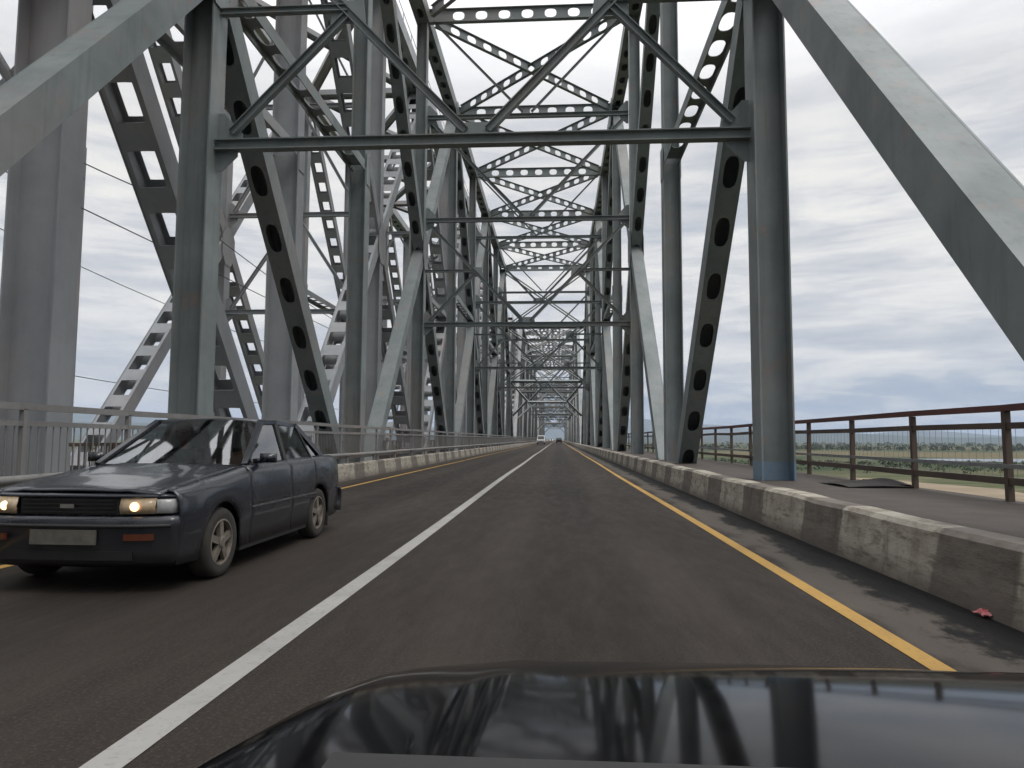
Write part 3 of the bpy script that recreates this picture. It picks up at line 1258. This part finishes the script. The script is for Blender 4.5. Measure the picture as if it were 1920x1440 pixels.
def make_sedan(loc):
    root = empty('oncoming_sedan', loc, 'dark blue grey saloon car with lit headlamps coming towards us in the left lane', 'car')
    FA, RA, WR, AR = -1.33, 1.12, .298, .345
    yF, yR = -2.13, 2.10
    HW = .845
    zt_tab = [(yF, .745), (-1.9, .79), (-1.4, .85), (-.72, .925), (.2, .945), (1.4, .965), (1.9, .955), (yR, .925)]

    def wplan(y):
        if y < -1.3:
            return HW - .075 * ((-1.3 - y) / .83) ** 2.4
        if y > 1.3:
            return HW - .085 * ((y - 1.3) / .8) ** 2.4
        return HW

    def zlow(y):
        z = .215
        for c in (FA, RA):
            dd = AR * AR - (y - c) ** 2
            if dd > 0:
                z = max(z, WR + math.sqrt(dd))
        return z

    def col(y, s):
        w, zt, zl = wplan(y), ipol(zt_tab, y), zlow(y)
        prof = [(.22, -.035), (.30, -.012), (.40, .004), (.50, .010), (.60, .008), (.68, .0)]
        pts = [(s * (w - .02 + (.012 if zl > .25 else 0)), y, zl)]
        for k in range(1, 6):
            z = zl + (zt - .085 - zl) * k / 5
            off = -.035 + .045 * min(1, max(0, (z - .2) / .25)) - .02 * max(0, (z - .55) / .3)
            pts.append((s * (w + off - .006), y, z))
        pts.append((s * (w - .028), y, zt - .045))
        pts.append((s * (w - .055), y, zt - .012))
        pts.append((s * (w - .10), y, zt))
        return pts

    def yrange(a, b):
        k = max(2, int((b - a) / .045))
        return [a + (b - a) * i / k for i in range(k + 1)]
    gap = .004
    segs = (('front_wing', -1.98, -.80), ('front_door', -.80, .22), ('rear_door', .22, .98), ('rear_wing', .98, yR))
    for s in (-1, 1):
        for nm, a, b in segs:
            m = MB()
            m.grid([col(y, s) for y in yrange(a + gap, b - gap)])
            o = m.build(nm if 'door' not in nm else 'door', CARPAINT, root, True, solid=.02)
            if 'door' in nm:
                h = MB()
                yh = b - .17
                h.abox(s * (HW - .012) - .014, s * (HW - .012) + .014, yh - .10, yh + .10, .80, .83)
                h.build('handle', BLACKPLASTIC, o)
                h = MB()
                h.abox(s * (HW + .010) - .010, s * (HW + .010) + .010, a + .01, b - .01, .50, .545)
                h.abox(s * (HW + .014) - .010, s * (HW + .014) + .010, a + .01, b - .01, .545, .560, 1)
                h.build('side_moulding', [BLACKPLASTIC, CHROME], o)
        # sill
        m = MB()
        m.abox(s * .80 - .03, s * .80 + .03, FA + .37, RA - .37, .17, .222)
        m.build('sill', BLACKPLASTIC, root)
        m = MB()
        m.abox(s * .76 - .085, s * .76 + .085, RA + .36, RA + .375, .10, .36)
        m.build('mud_flap', RUBBER, root)
    # dark inner shell
    m = MB()
    m.abox(-.60, .60, yF + .18, yR - .12, .20, .62)
    m.abox(-.80, .80, -.88, .70, .19, .60)
    m.abox(-.78, .78, yF + .25, -.6, .60, .64)
    m.abox(-.78, .78, 1.2, yR - .1, .60, .80)
    m.build('floorpan', DARKTRIM, root)
    # bonnet and boot lid
    def lid(a, b, nm, crown):
        m = MB()
        rows = []
        for y in yrange(a, b):
            w, zt = wplan(y) - .105, ipol(zt_tab, y)
            row = []
            for i in range(17):
                u = -1 + 2 * i / 16
                z = zt + crown * (1 - u * u) + .010 * max(0, 1 - abs(abs(u) - .62) / .14)
                row.append((u * w, y, z))
            rows.append(row)
        m.grid(rows)
        return m.build(nm, CARPAINT, root, True, solid=.02)
    bonnet = lid(-2.04, -.72, 'bonnet', .028)
    lid(1.55, yR - .005, 'boot_lid', .02)
    m = MB()
    m.abox(-.68, .68, -.76, -.60, .915, .938)
    m.build('scuttle', BLACKPLASTIC, root)
    for x in (-.30, .28):
        m = MB()
        m.tube([(x - .24, -.66, .95), (x + .26, -.60, .99)], .010, 6)
        m.build('wiper', BLACKPLASTIC, root)

    # front bumper, wraps round
    def front(u):                         # plan curve, u -1..1 across the nose
        x = u * .815
        return x, yF + .14 * abs(u) ** 4.0

    def fascia(z0, z1, nm, mt, out=0.0, ulim=1.0, steps=24, prof=None, smooth=True):
        m = MB()
        prof = prof or [(z0, .05), (z0 + (z1 - z0) * .12, .0), (z0 + (z1 - z0) * .5, -.012), (z1 - (z1 - z0) * .12, 0.0), (z1, .05)]
        rows = []
        for z, dy in prof:
            row = []
            for i in range(steps + 1):
                u = -ulim + 2 * ulim * i / steps
                x, y = front(u)
                row.append((x * (1 + (0.0 if abs(u) < .9 else .03)), y + dy - out, z))
            rows.append(row)
        m.grid(rows)
        return m.build(nm, mt, root, smooth, solid=.015)
    bump = MB()
    rows = []
    for z, ins in ((.20, .09), (.245, .03), (.32, .005), (.44, 0), (.50, -.012), (.55, -.014), (.59, .004), (.603, .05)):
        row = []
        for i in range(41):
            u = -1 + 2 * i / 40
            if abs(u) > .82:                                   # wrapped end running back to the arch
                q = (abs(u) - .82) / .18
                x0, y0 = front(.82 / .82 * 1.0)
                sx = 1 if u > 0 else -1
                y = y0 + q * (FA - AR - .02 - y0)
                x = sx * (wplan(y) + .012 - ins * .6)
            else:
                x, y = front(u / .82)
                y += ins
                k = abs(u / .82)
                x = x * (1 - .3 * ins)
                sx = 1 if u > 0 else -1
                if k > .85:
                    x = x + sx * (wplan(y) + .012 - ins * .6 - abs(x)) * (k - .85) / .15
            row.append((x, y, z))
        rows.append(row)
    bump.grid(rows)
    bump_o = bump.build('front_bumper', CARPAINT, root, True, solid=.015)
    m = MB()
    m.grid([[(x, front(x / .8)[1] - .006, z) for x in (-.52, -.26, 0, .26, .52)] for z in (.265, .335)])
    m.build('air_intake', DARKTRIM, root, solid=.02)
    fascia(.505, .54, 'bumper_strip', BLACKPLASTIC, .022, .93)
    # number plate
    m = MB()
    m.abox(-.26, .26, yF - .035, yF - .02, .385, .495)
    m.build('number_plate', PLATE, root)
    # orange bumper lamps
    for s in (-1, 1):
        m = MB()
        m.grid([[(s * x, front(x / .80)[1] - .022, z) for x in (.46, .53, .60, .67)] for z in (.415, .462)])
        m.build('indicator', ORANGE, root, solid=.02)
    # grille
    m = MB()
    m.grid([[(x, front(x / .8)[1] + .03, z) for x in (-.40, -.2, 0, .2, .40)] for z in (.605, .733)])
    for k in range(4):
        z = .62 + k * .03
        m.abox(-.37, .37, yF + .012, yF + .03, z, z + .008)
    m.build('grille', DARKTRIM, root)
    m = MB()
    rows = []
    for dz, dy in ((-.02, .006), (-.006, -.006), (.014, .02)):
        rows.append([(u * .78, front(u)[1] + dy + .012, .747 + dz + .004 * (1 - u * u)) for u in [-1 + k / 10 for k in range(21)]])
    m.grid(rows)
    m.build('bonnet_lip', CARPAINT, root, True, solid=.02)
    m = MB()
    m.abox(-.055, .055, yF + .0, yF + .012, .655, .685)
    m.build('badge', CHROME, root)
    # headlamps and corner lamps
    for s in (-1, 1):
        hl = MB()
        rows = [[(s * x, front(x / .8)[1] + dy, z) for x in (.41, .47, .53, .60, .66)] for z, dy in ((.612, .012), (.667, .0), (.732, .022))]
        hl.grid(rows)
        h = hl.build('headlamp', WARMLENS, root, True, solid=.01)
        b = MB()
        cx = .52
        b.lathe([(.001, -.0), (.024, .0), (.034, .006), (.036, .014)], (s * cx, front(cx / .8)[1] - .013, .668), (0, 1, 0), 16)
        b.build('bulb', LAMP, h)
        m = MB()
        m.grid([[(s * (.665 + .135 * q), front(min(1, (.665 + .135 * q) / .8))[1] + (.012 if z > .66 else .004) + (.16 * max(0, q - .66)), z) for q in (0, .33, .66, 1.0)] for z in (.615, .67, .722)])
        m.build('corner_lamp', [CLEARLENS], root, True, solid=.01)
        m = MB()
        m.grid([[(s * x, yR - .012 + dy, z) for x, dy in ((.40, .0), (.60, -.005), (.74, -.03))] for z in (.66, .84)])
        m.build('tail_lamp', REDLENS, root, solid=.02)
    # rear panel and bumper
    m = MB()
    m.grid([[(u * (wplan(yR) - .01), yR - .02 - .03 * abs(u) ** 3, z) for u in (-1, -.5, 0, .5, 1)] for z in (.3, .6, .885)])
    m.build('rear_panel', CARPAINT, root, True, solid=.02)
    m = MB()
    m.grid([[(u * .84, yR + .04 - .12 * abs(u) ** 3 - dy, z) for u in (-1, -.7, -.3, 0, .3, .7, 1)] for z, dy in ((.25, .04), (.33, 0), (.5, 0), (.54, .05))])
    m.build('rear_bumper', CARPAINT, root, True, solid=.02)

    # greenhouse
    zb = .93
    A0, A1 = (.735, -.70, zb), (.565, .02, 1.365)
    C0, C1 = (.715, 1.50, zb + .035), (.555, .98, 1.345)
    B0, B1 = (.745, .28, zb + .012), (.585, .34, 1.37)
    Q0, Q1 = (.735, 1.12, zb + .03), (.57, .98, 1.355)

    def mir(p, s):
        return Vector((p[0] * s, p[1], p[2]))
    m = MB()
    rows = []
    for i in range(13):
        t = i / 12
        y = .00 + 1.0 * t
        w = .565 + .03 * sin(pi * t)
        zz = 1.365 + .028 * sin(pi * min(1, t * 1.1)) - .018 * t
        rows.append([(w * u, y, zz + .03 * (1 - u * u)) for u in [-1 + k / 6 for k in range(13)]])
    m.grid(rows)
    m.build('roof', CARPAINT, root, True, solid=.02)
    for s in (-1, 1):
        m = MB()
        m.beam(mir(A0, s), mir(A1, s), (1, 0, 0), .055, .05)
        m.beam(mir(A1, s), mir(B1, s), (0, 0, 1), .045, .05)
        m.beam(mir(B1, s), mir(C1, s), (0, 0, 1), .046, .051)
        m.beam(mir(C0, s), mir(C1, s), (1, 0, 0), .075, .06)
        m.build('roof_pillar', CARPAINT, root)
        m = MB()
        m.beam(mir(B0, s), mir(B1, s), (0, 1, 0), .075, .03)
        m.build('door_pillar', BLACKPLASTIC, root)
        m = MB()
        m.beam(mir(Q0, s), mir(Q1, s), (0, 1, 0), .03, .02)
        m.build('door_pillar', BLACKPLASTIC, root)
        m = MB()
        m.beam((s * .745, -.62, zb), (s * .745, 1.45, zb + .025), (1, 0, 0), .05, .035)
        m.build('belt_trim', BLACKPLASTIC, root)
        for p in ((A0, A1, B1, B0), (B0, B1, Q1, Q0)):
            m = MB()
            q = [mir(v, s) * 1.0 for v in p]
            m.grid([[q[0], q[3]], [q[1], q[2]]])
            m.build('side_window', GLASS, root)
        m = MB()
        q = [mir(v, s) for v in (Q0, Q1, C1, C0)]
        m.grid([[q[0], q[3]], [q[1], q[2]]])
        m.build('quarter_window', GLASS, root)
        mr = MB()
        mr.box((s * .885, -.50, 1.0), (.075, 0, 0), (0, .03, 0), (0, 0, .045))
        mr.box((s * .885, -.535, 1.0), (.062, 0, 0), (0, .012, 0), (0, 0, .034))
        mr.beam((s * .74, -.52, .965), (s * .84, -.50, .98), (0, 0, 1), .05, .03)
        mr.build('door_mirror', CARPAINT, root, True)

    def screen(b, t, nm, bow):
        m = MB()
        rows = []
        for i in range(7):
            v = i / 6
            row = []
            for j in range(13):
                u = -1 + j / 6
                x = u * (b[0] + (t[0] - b[0]) * v - .01)
                y = b[1] + (t[1] - b[1]) * v - bow * (1 - u * u) * (1 - .4 * v)
                row.append((x, y, b[2] + (t[2] - b[2]) * v + .028 * (1 - u * u) * v))
            rows.append(row)
        m.grid(rows)
        m.build(nm, GLASS, root, True)
    screen(A0, A1, 'windscreen', .09)
    screen(C0, C1, 'rear_window', -.06)
    # interior
    m = MB()
    m.abox(-.70, .70, -.62, -.35, .60, .92)
    m.abox(-.70, .70, 1.0, 1.55, .55, .87)
    m.build('dashboard', INTERIOR, root)
    for x, y in ((-.36, .18), (.36, .18)):
        m = MB()
        m.abox(x - .25, x + .25, y - .42, y + .1, .42, .56)
        m.beam((x, y + .06, .52), (x, y + .22, 1.06), (1, 0, 0), .48, .13)
        m.beam((x, y + .23, 1.09), (x, y + .26, 1.24), (1, 0, 0), .25, .09)
        m.build('front_seat', SEATFAB, root)
    m = MB()
    m.abox(-.62, .62, .72, 1.0, .42, .58)
    m.beam((0, .98, .55), (0, 1.13, 1.05), (1, 0, 0), 1.2, .13)
    m.build('rear_seat', SEATFAB, root)
    m = MB()
    ring = [(-.36 + .18 * cos(k * pi / 12), -.22 + .06 * sin(k * pi / 12), .87 + .17 * sin(k * pi / 12)) for k in range(25)]
    m.tube(ring, .015, 6, caps=False)
    m.build('steering_wheel', BLACKPLASTIC, root)
    for s in (-1, 1):
        make_wheel(root, s * .755, FA, WR, WR, s)
        make_wheel(root, s * .755, RA, WR, WR, s)
    return root


CARX, CARY = -3.74, 6.0 + 1.33
make_sedan((CARX, CARY, 0))


def make_person(loc, label, cloth, reach):
    """seated figure facing -Y: skinned skeleton"""
    root = empty('person', loc, label, 'person')

    def skin(nm, vs, es, rad, mt, rootv=0, lv=2):
        me = bpy.data.meshes.new(nm)
        me.from_pydata(vs, es, [])
        me.materials.append(mt)
        o = bpy.data.objects.new(nm, me)
        COL.objects.link(o)
        o.parent = root
        md = o.modifiers.new('skin', 'SKIN')
        md.use_smooth_shade = True
        sv = me.skin_vertices[0].data
        for i, r in enumerate(rad):
            sv[i].radius = r if isinstance(r, tuple) else (r, r)
            sv[i].use_root = i == rootv
        m2 = o.modifiers.new('smooth', 'SUBSURF')
        m2.levels = lv
        m2.render_levels = lv
        return o
    # body: pelvis, waist, chest, neck base, neck, head + arms + thighs
    hx = .0
    hand = [(-.12, -.42, .33), (.12, -.42, .33)] if reach else [(-.16, -.30, .10), (.14, -.32, .11)]
    vs = [(0, 0, .08), (0, .03, .26), (0, .06, .43), (0, .06, .55), (0, .045, .62), (0, .03, .70), (0, .02, .80),
          (-.17, .05, .50), (-.24, -.06, .28), hand[0], (.17, .05, .50), (.24, -.06, .28), hand[1],
          (-.10, -.18, .09), (-.13, -.45, .12), (.10, -.18, .09), (.13, -.45, .12)]
    es = [(0, 1), (1, 2), (2, 3), (3, 4), (4, 5), (5, 6), (2, 7), (7, 8), (8, 9), (2, 10), (10, 11), (11, 12), (0, 13), (13, 14), (0, 15), (15, 16)]
    rad = [(.15, .11), (.14, .10), (.16, .11), (.085, .07), .055, (.078, .095), (.07, .085),
           .06, .045, .035, .06, .045, .035, .08, .065, .08, .065]
    o = skin('body', vs, es, rad, cloth)
    # skin-coloured head and hands share the body mesh through a height/position mask
    m, g, p = new_mat('body_of_' + cloth.name)
    tc = g.n('ShaderNodeTexCoord')
    s = g.sep(tc.outputs['Object'])
    f = g.math('GREATER_THAN', s[2], .575)
    hnd = g.math('LESS_THAN', g.math('ADD', s[1], g.math('MULTIPLY', s[2], -.3)), -.42 if reach else -.9)
    base = tuple(cloth.node_tree.nodes['Mix'].inputs[6].default_value[:3])
    c1 = g.mix(f, base, (.42, .23, .165))
    g.link(g.mix(hnd, c1, (.42, .23, .165)), p.inputs['Base Color'])
    p.inputs['Roughness'].default_value = .75
    o.data.materials[0] = m
    # hair cap, nose, eyes
    h = MB()
    rows = []
    for i in range(9):
        th = i / 8 * 1.75
        row = []
        for k in range(18):
            ph = 2 * pi * k / 18
            front_ = max(0, -sin(ph))
            t2 = th * (1 - .42 * front_)
            row.append((.092 * sin(t2) * cos(ph), .025 + .112 * sin(t2) * sin(ph), .755 + .122 * cos(t2)))
        rows.append(row)
    h.grid(rows, close=True)
    h.build('hair', HAIR, root, True, solid=.006)
    f_ = MB()
    f_.plate([(-.014, -.072, .715), (.014, -.072, .715), (.007, -.068, .765), (-.007, -.068, .765)], (0, 1, 0), .035)
    f_.build('nose', SKIN, root)
    e = MB()
    for x in (-.032, .032):
        e.lathe([(.001, -.010), (.009, -.006), (.011, 0)], (x, -.070, .765), (0, 1, 0), 8)
    e.build('eyes', HAIR, root)
    return root


make_person((CARX - .36, CARY + .17, .50), 'driver in dark clothing holding the wheel of the oncoming saloon', CLOTH1, True)
make_person((CARX + .36, CARY + .17, .50), 'passenger in a reddish brown top behind the windscreen of the oncoming saloon', CLOTH2, False)


# far vehicles ------------------------------------------------------
def far_vehicle(name, loc, rz, label, cat, L, W, Hh, paint, side, glassband, rear):
    """side: body outline (y,z) from front to rear; rear view or front view details"""
    root = empty(name, loc, label, cat, rz=rz)
    m = MB()
    ws = []
    for (y, z) in side:
        k = W / 2 * (1 - .12 * max(0, (z - Hh * .5) / (Hh * .5)))
        ws.append(k)
    n = len(side)
    vs = [(-w, y, z) for w, (y, z) in zip(ws, side)] + [(w, y, z) for w, (y, z) in zip(ws, side)]
    fs = [tuple(range(n)), tuple(reversed(range(n, 2 * n)))] + [(i, n + i, n + (i + 1) % n, (i + 1) % n) for i in range(n)]
    m.add(vs, fs)
    b = m.build('body', paint, root, recalc=True)
    md = b.modifiers.new('edge', 'BEVEL')
    md.width = .06
    md.segments = 2
    for (nm, pts, nr) in glassband:
        q = MB()
        q.plate(pts, nr, .02)
        q.build(nm, BLACKGLASS, root)
    for s in (-1, 1):
        for y in (-L * .31, L * .30):
            q = MB()
            r = .32
            q.lathe([(.001, -.1), (r * .6, -.1), (r * .95, -.1), (r, -.06), (r, .06), (r * .95, .1), (r * .6, .1), (.001, .1)], (s * (W / 2 - .1), y, r), (1, 0, 0), 20)
            q.build('wheel', RUBBER, root, True)
        q = MB()
        yf = -L / 2 - .012
        q.abox(s * W * .36 - .13, s * W * .36 + .13, yf - .02, yf + .02, Hh * .36, Hh * .46)
        q.build('tail_lamp' if rear else 'headlamp', REDLENS if rear == 1 else (LAMPFAR if rear == 2 else CLEARLENS), root)
    q = MB()
    q.abox(-W * .48, W * .48, -L / 2 - .06, -L / 2 + .05, .28, .5)
    q.build('bumper', DARKTRIM, root)
    q = MB()
    q.abox(-.26, .26, -L / 2 - .075, -L / 2 - .061, .36, .47)
    q.build('number_plate', PLATE, root)
    return root


BLACKGLASS = mat_noise('dark_glass', (.012, .013, .015), (.02, .022, .024), 3, .08)
W_, L_, Hv = 1.75, 4.6, 1.98
far_vehicle('white_van', (-3.65, 158, 0), 0, 'white van with dark windscreen far ahead in the left lane', 'van', L_, W_, Hv, WHITEPAINT,
            [(-2.3, .3), (-2.3, .95), (-2.05, 1.05), (-1.45, 1.85), (-1.1, 1.98), (2.1, 1.98), (2.3, 1.7), (2.3, .3)],
            [('windscreen', [(-.72, -2.03, 1.08), (.72, -2.03, 1.08), (.66, -1.48, 1.84), (-.66, -1.48, 1.84)], (0, -1, .72)),
             ('grille', [(-.45, -2.312, .62), (.45, -2.312, .62), (.45, -2.312, .78), (-.45, -2.312, .78)], (0, 1, 0)),
             ('side_window', [(.83, -1.2, 1.12), (.83, 1.9, 1.12), (.785, 1.9, 1.75), (.785, -1.0, 1.75)], (1, 0, .07))], 0)
far_vehicle('dark_hatchback', (.42, 203, 0), 0, 'small dark hatchback far ahead in our lane, seen from behind', 'car', 4.1, 1.72, 1.6, DARKPAINT,
            [(-2.05, .3), (-2.05, .9), (-1.75, 1.45), (-1.4, 1.6), (.4, 1.58), (1.0, 1.02), (1.95, .9), (2.05, .6), (2.05, .3)],
            [('rear_window', [(-.62, -2.06, .95), (.62, -2.06, .95), (.57, -1.79, 1.42), (-.57, -1.79, 1.42)], (0, -1, .6)),
             ('side_window', [(.80, -1.5, 1.02), (.80, .7, 1.02), (.74, .4, 1.48), (.74, -1.3, 1.48)], (1, 0, .12))], 1)
far_vehicle('distant_car', (-3.5, 415, 0), 0, 'tiny distant car with bright headlamps at the far end of the bridge', 'car', 4.2, 1.7, 1.5, DARKPAINT,
            [(-2.1, .3), (-2.1, .75), (-1.0, .95), (-.3, 1.45), (1.1, 1.48), (1.9, .95), (2.1, .8), (2.1, .3)],
            [('windscreen', [(-.66, -1.02, .97), (.66, -1.02, .97), (.6, -.32, 1.42), (-.6, -.32, 1.42)], (0, -1, 1.4))], 2)

# ------------------------------------------------------------------ our own car: bonnet and front end seen over the dash
OX = .40
root = empty('black_car', (OX, 0, 0), 'glossy black bonnet and front end of the car we ride in', 'car')


TILT = [(.40, 2.0), (.60, 3.0), (1.0, 6.5), (1.2, 9.5), (1.42, 15.0), (1.6, 22.0), (1.75, 32.0), (1.92, 48.0)]
OZT = [.886]
for _k in range(400):
    OZT.append(OZT[-1] - math.tan(radians(ipol(TILT, .40 + _k * .004))) * .004)


def oz(u, y):
    """height of the bonnet surface, u -1..1 across"""
    f = min(399, max(0, (y - .40) / .004))
    i = int(f)
    base = OZT[i] + (OZT[i + 1] - OZT[i]) * (f - i)
    a = abs(u)
    side = -.016 * a ** 2 - .030 * a ** 6 - .05 * max(0, (a - .88) / .12) ** 2
    crease = .007 * math.exp(-((a - .60) / .06) ** 2) * min(1, max(0, (1.75 - y) / .5))
    return base + side + crease


m = MB()
rows = []
for i in range(40):
    y = .70 + 1.20 * i / 39
    w = .93 - .15 * (y - .5) - .12 * max(0, (y - 1.45) / .45) ** 2
    rows.append([(w * (-1 + 2 * j / 40), y, oz(-1 + 2 * j / 40, y)) for j in range(41)])
m.grid(rows)
m.build('bonnet', BLACKPAINT, root, True, solid=.02)
for s in (-1, 1):
    m = MB()
    rows = []
    for i in range(40):
        y = .70 + 1.20 * i / 39
        w = .93 - .15 * (y - .5) - .12 * max(0, (y - 1.45) / .45) ** 2
        zt = oz(1.0, y) - .004
        zl = .22
        dd = .34 ** 2 - (y - 1.15) ** 2
        if dd > 0:
            zl = .31 + math.sqrt(dd)
        zl = min(zl, zt - .12)
        rows.append([(s * (w + .004), y, zt), (s * (w + .03), y, zt - .03), (s * (w + .055), y, zt - .09), (s * (w + .06), y, (zt + zl) / 2), (s * (w + .05), y, zl)])
    m.grid(rows)
    m.build('front_wing', BLACKPAINT, root, True, solid=.015)
    make_wheel(root, s * .74, 1.15, .31, .31, s)
    m = MB()
    m.grid([[(s * x, 1.915 - .10 * (x / .7) ** 2, z) for x in (.40, .5, .62)] for z in (.42, .48)])
    m.build('headlamp', CLEARLENS, root, solid=.02)
m = MB()
rows = []
for z, ins in ((.18, .08), (.24, .0), (.36, -.03), (.42, .0), (.47, .03), (.50, .06)):
    rows.append([(.73 * (-1 + k / 10), 1.95 - ins - .16 * abs(-1 + k / 10) ** 2.5, z) for k in range(21)])
m.grid(rows)
m.build('front_bumper', BLACKPAINT, root, True, solid=.02)
m = MB()
m.abox(-.63, .86, .36, .735, .78, .879)
m.build('scuttle', BLACKPLASTIC, root)
m = MB()
m.abox(-.55, .55, .5, 1.75, .25, .6)
m.build('engine_bay', DARKTRIM, root)

# ------------------------------------------------------------------ land
ZG = -15.0
R_ = 17000
mb = MB()
rows = []
for i in range(41):
    rr = R_ * (i / 40) ** 2.2
    rows.append([(cos(2 * pi * k / 48) * rr, sin(2 * pi * k / 48) * rr, ZG) for k in range(48)])
mb.grid(rows, close=True)
struct(mb.build('ground', GROUND))


def patch(name, mat, x0, x1, ya, yb, z, amp, seed, n=60):
    r = random.Random(seed)
    ph = [r.uniform(0, 6.28) for _ in range(6)]
    rows = []
    for i in range(n + 1):
        x = x0 + (x1 - x0) * i / n
        t = i / n
        env = min(1, t * 8, (1 - t) * 8)
        w1 = amp * (sin(x * .021 + ph[0]) + .6 * sin(x * .057 + ph[1]) + .3 * sin(x * .16 + ph[2]))
        w2 = amp * (sin(x * .017 + ph[3]) + .6 * sin(x * .049 + ph[4]) + .3 * sin(x * .14 + ph[5]))
        c = (ya + yb) / 2
        rows.append([(x, c + (ya - c + w1) * env, ZG + z), (x, c + (yb - c + w2) * env, ZG + z)])
    m = MB()
    m.grid(rows)
    return struct(m.build(name, mat))


patch('sand_bank', SAND, 22, 150, 185, 318, .10, 8, 1)
patch('sand_bank', SAND, 120, 420, 196, 222, .14, 6, 9)
patch('sand_bank', SAND, 180, 520, 262, 286, .15, 7, 10)
patch('meadow', MEADOW, 30, 900, 150, 352, .06, 10, 2)
patch('river_channel', WATER, 255, 1500, 545, 700, .08, 16, 3)
patch('river_channel', WATER, -900, -60, 300, 700, .08, 20, 13)
patch('field', FIELD, 60, 2200, 700, 1080, .05, 25, 4)
patch('field', FIELD, 500, 3500, 1350, 1800, .05, 40, 5)
patch('meadow', MEADOW, -3000, -80, 720, 1500, .05, 30, 6)


def belt(name, n, fx, fy, hmin, hmax, label, cat, seed):
    r = random.Random(seed)
    m = MB()
    for i in range(n):
        x, y = fx(r), fy(r)
        h = r.uniform(hmin, hmax)
        w = h * r.uniform(.5, .9)
        for k in range(34):
            a, b = r.uniform(0, 6.28), r.uniform(-.4, 1)
            rad = r.uniform(.55, 1.0)
            c = Vector((x + cos(a) * w * rad * math.sqrt(max(0, 1 - b * b * .8)), y + sin(a) * w * rad * math.sqrt(max(0, 1 - b * b * .8)), ZG + h * (.45 + .5 * b)))
            s = h * r.uniform(.06, .15)
            u = Vector((r.uniform(-1, 1), r.uniform(-1, 1), r.uniform(-1, 1))).normalized()
            v = u.cross(Vector((r.uniform(-1, 1), r.uniform(-1, 1), r.uniform(-1, 1)))).normalized()
            m.add([c - u * s - v * s * .6, c + u * s - v * s * .5, c + u * s * .8 + v * s, c - u * s * .9 + v * s * .7], [(0, 1, 2, 3)])
    o = m.build(name, SHRUB)
    tag(o, label, cat, kind='stuff')
    return o


belt('shrub_thicket', 900, lambda r: r.uniform(60, 620), lambda r: 350 + 180 * r.random() ** .7, 1.2, 3.4, 'dark green thicket of bushes on the plain before the water', 'bushes', 21)
belt('tree_belt', 420, lambda r: r.uniform(120, 1500), lambda r: r.uniform(1090, 1260), 5, 10, 'thin dark belt of trees beyond the yellow field on the right', 'trees', 22)
belt('shrub_thicket', 220, lambda r: r.uniform(-700, -70), lambda r: r.uniform(720, 1000), 3, 8, 'dark bushes on the far bank seen under the railway bridge', 'bushes', 23)
belt('tree_belt', 260, lambda r: r.uniform(500, 2600), lambda r: r.uniform(1850, 2300), 6, 13, 'faint bluish tree belt at the foot of the hills', 'trees', 24)


def hills(R0, hgt, seed, a0, a1):
    r = random.Random(seed)
    ph = [(r.uniform(0, 6.28), r.uniform(.6, 1.4)) for _ in range(8)]
    rows = []
    n = 180
    for j in range(7):
        v = j / 6
        row = []
        for i in range(n + 1):
            a = radians(a0 + (a1 - a0) * i / n)
            hh = .55
            for q, (p_, am) in enumerate(ph):
                hh += .20 * am * sin(a * (3 + q * 5.3) + p_) / (1 + q * .55)
            hh = max(.12, hh)
            prof = sin(pi * min(1, v * 1.0) * .5) if v < .99 else 1
            rad = R0 + v * 2500
            row.append((sin(a) * rad, cos(a) * rad, ZG - 3 + hgt * hh * prof))
        rows.append(row)
    m = MB()
    m.grid(rows)
    return struct(m.build('hills', HILLS, None, True))


hills(7000, 230, 5, -80, 80)
hills(11500, 500, 9, -80, 80)

# approach embankment beyond the last span
mb = MB()
ye = YEND
mb.grid([[(x, y, z) for x, z in ((-45, ZG + .3), (-8, -.1), (-6.5, -.05), (4.5, -.05), (6, -.1), (40, ZG + .3))] for y in (YB + 2, YB + 200, YB + 500, ye)])
struct(mb.build('embankment', MEADOW))
mbs = MB()
for (x0, x1, y, h, dpt) in ((-46, -30, YB + 560, 24, 14),):
    bld = empty('apartment_block', (x0, y, -8), 'distant grey apartment block left of the road beyond the bridge', 'building')
    m = MB()
    m.abox(0, x1 - x0, 0, dpt, -7, h)
    m.build('wall', CONCRETE, bld)
    m = MB()
    m.abox(-.4, x1 - x0 + .4, -.4, dpt + .4, h + .003, h + .6)
    m.build('roof', RUSTPLATE, bld)
    for fz in range(6):
        for fx in range(5):
            m = MB()
            m.abox(1.3 + fx * 2.9, 2.8 + fx * 2.9, -.05, -.003, 3 + fz * 3.2, 4.6 + fz * 3.2)
            m.build('window', BLACKGLASS, bld)

# ------------------------------------------------------------------ haze
hz = MB()
hz.abox(-17500, 17500, -17500, 17500, ZG - 6, 700)
m = bpy.data.materials.new('air_haze')
m.use_nodes = True
t = m.node_tree
t.nodes.remove(t.nodes['Principled BSDF'])
v = t.nodes.new('ShaderNodeVolumePrincipled')
v.inputs['Color'].default_value = (.68, .80, 1.0, 1)
v.inputs['Density'].default_value = 7.5e-5
t.links.new(v.outputs[0], t.nodes['Material Output'].inputs['Volume'])
o = hz.build('haze', m)
o['kind'] = 'stuff'
o['label'] = 'thin pale bluish haze over the river plain'
o['category'] = 'haze'
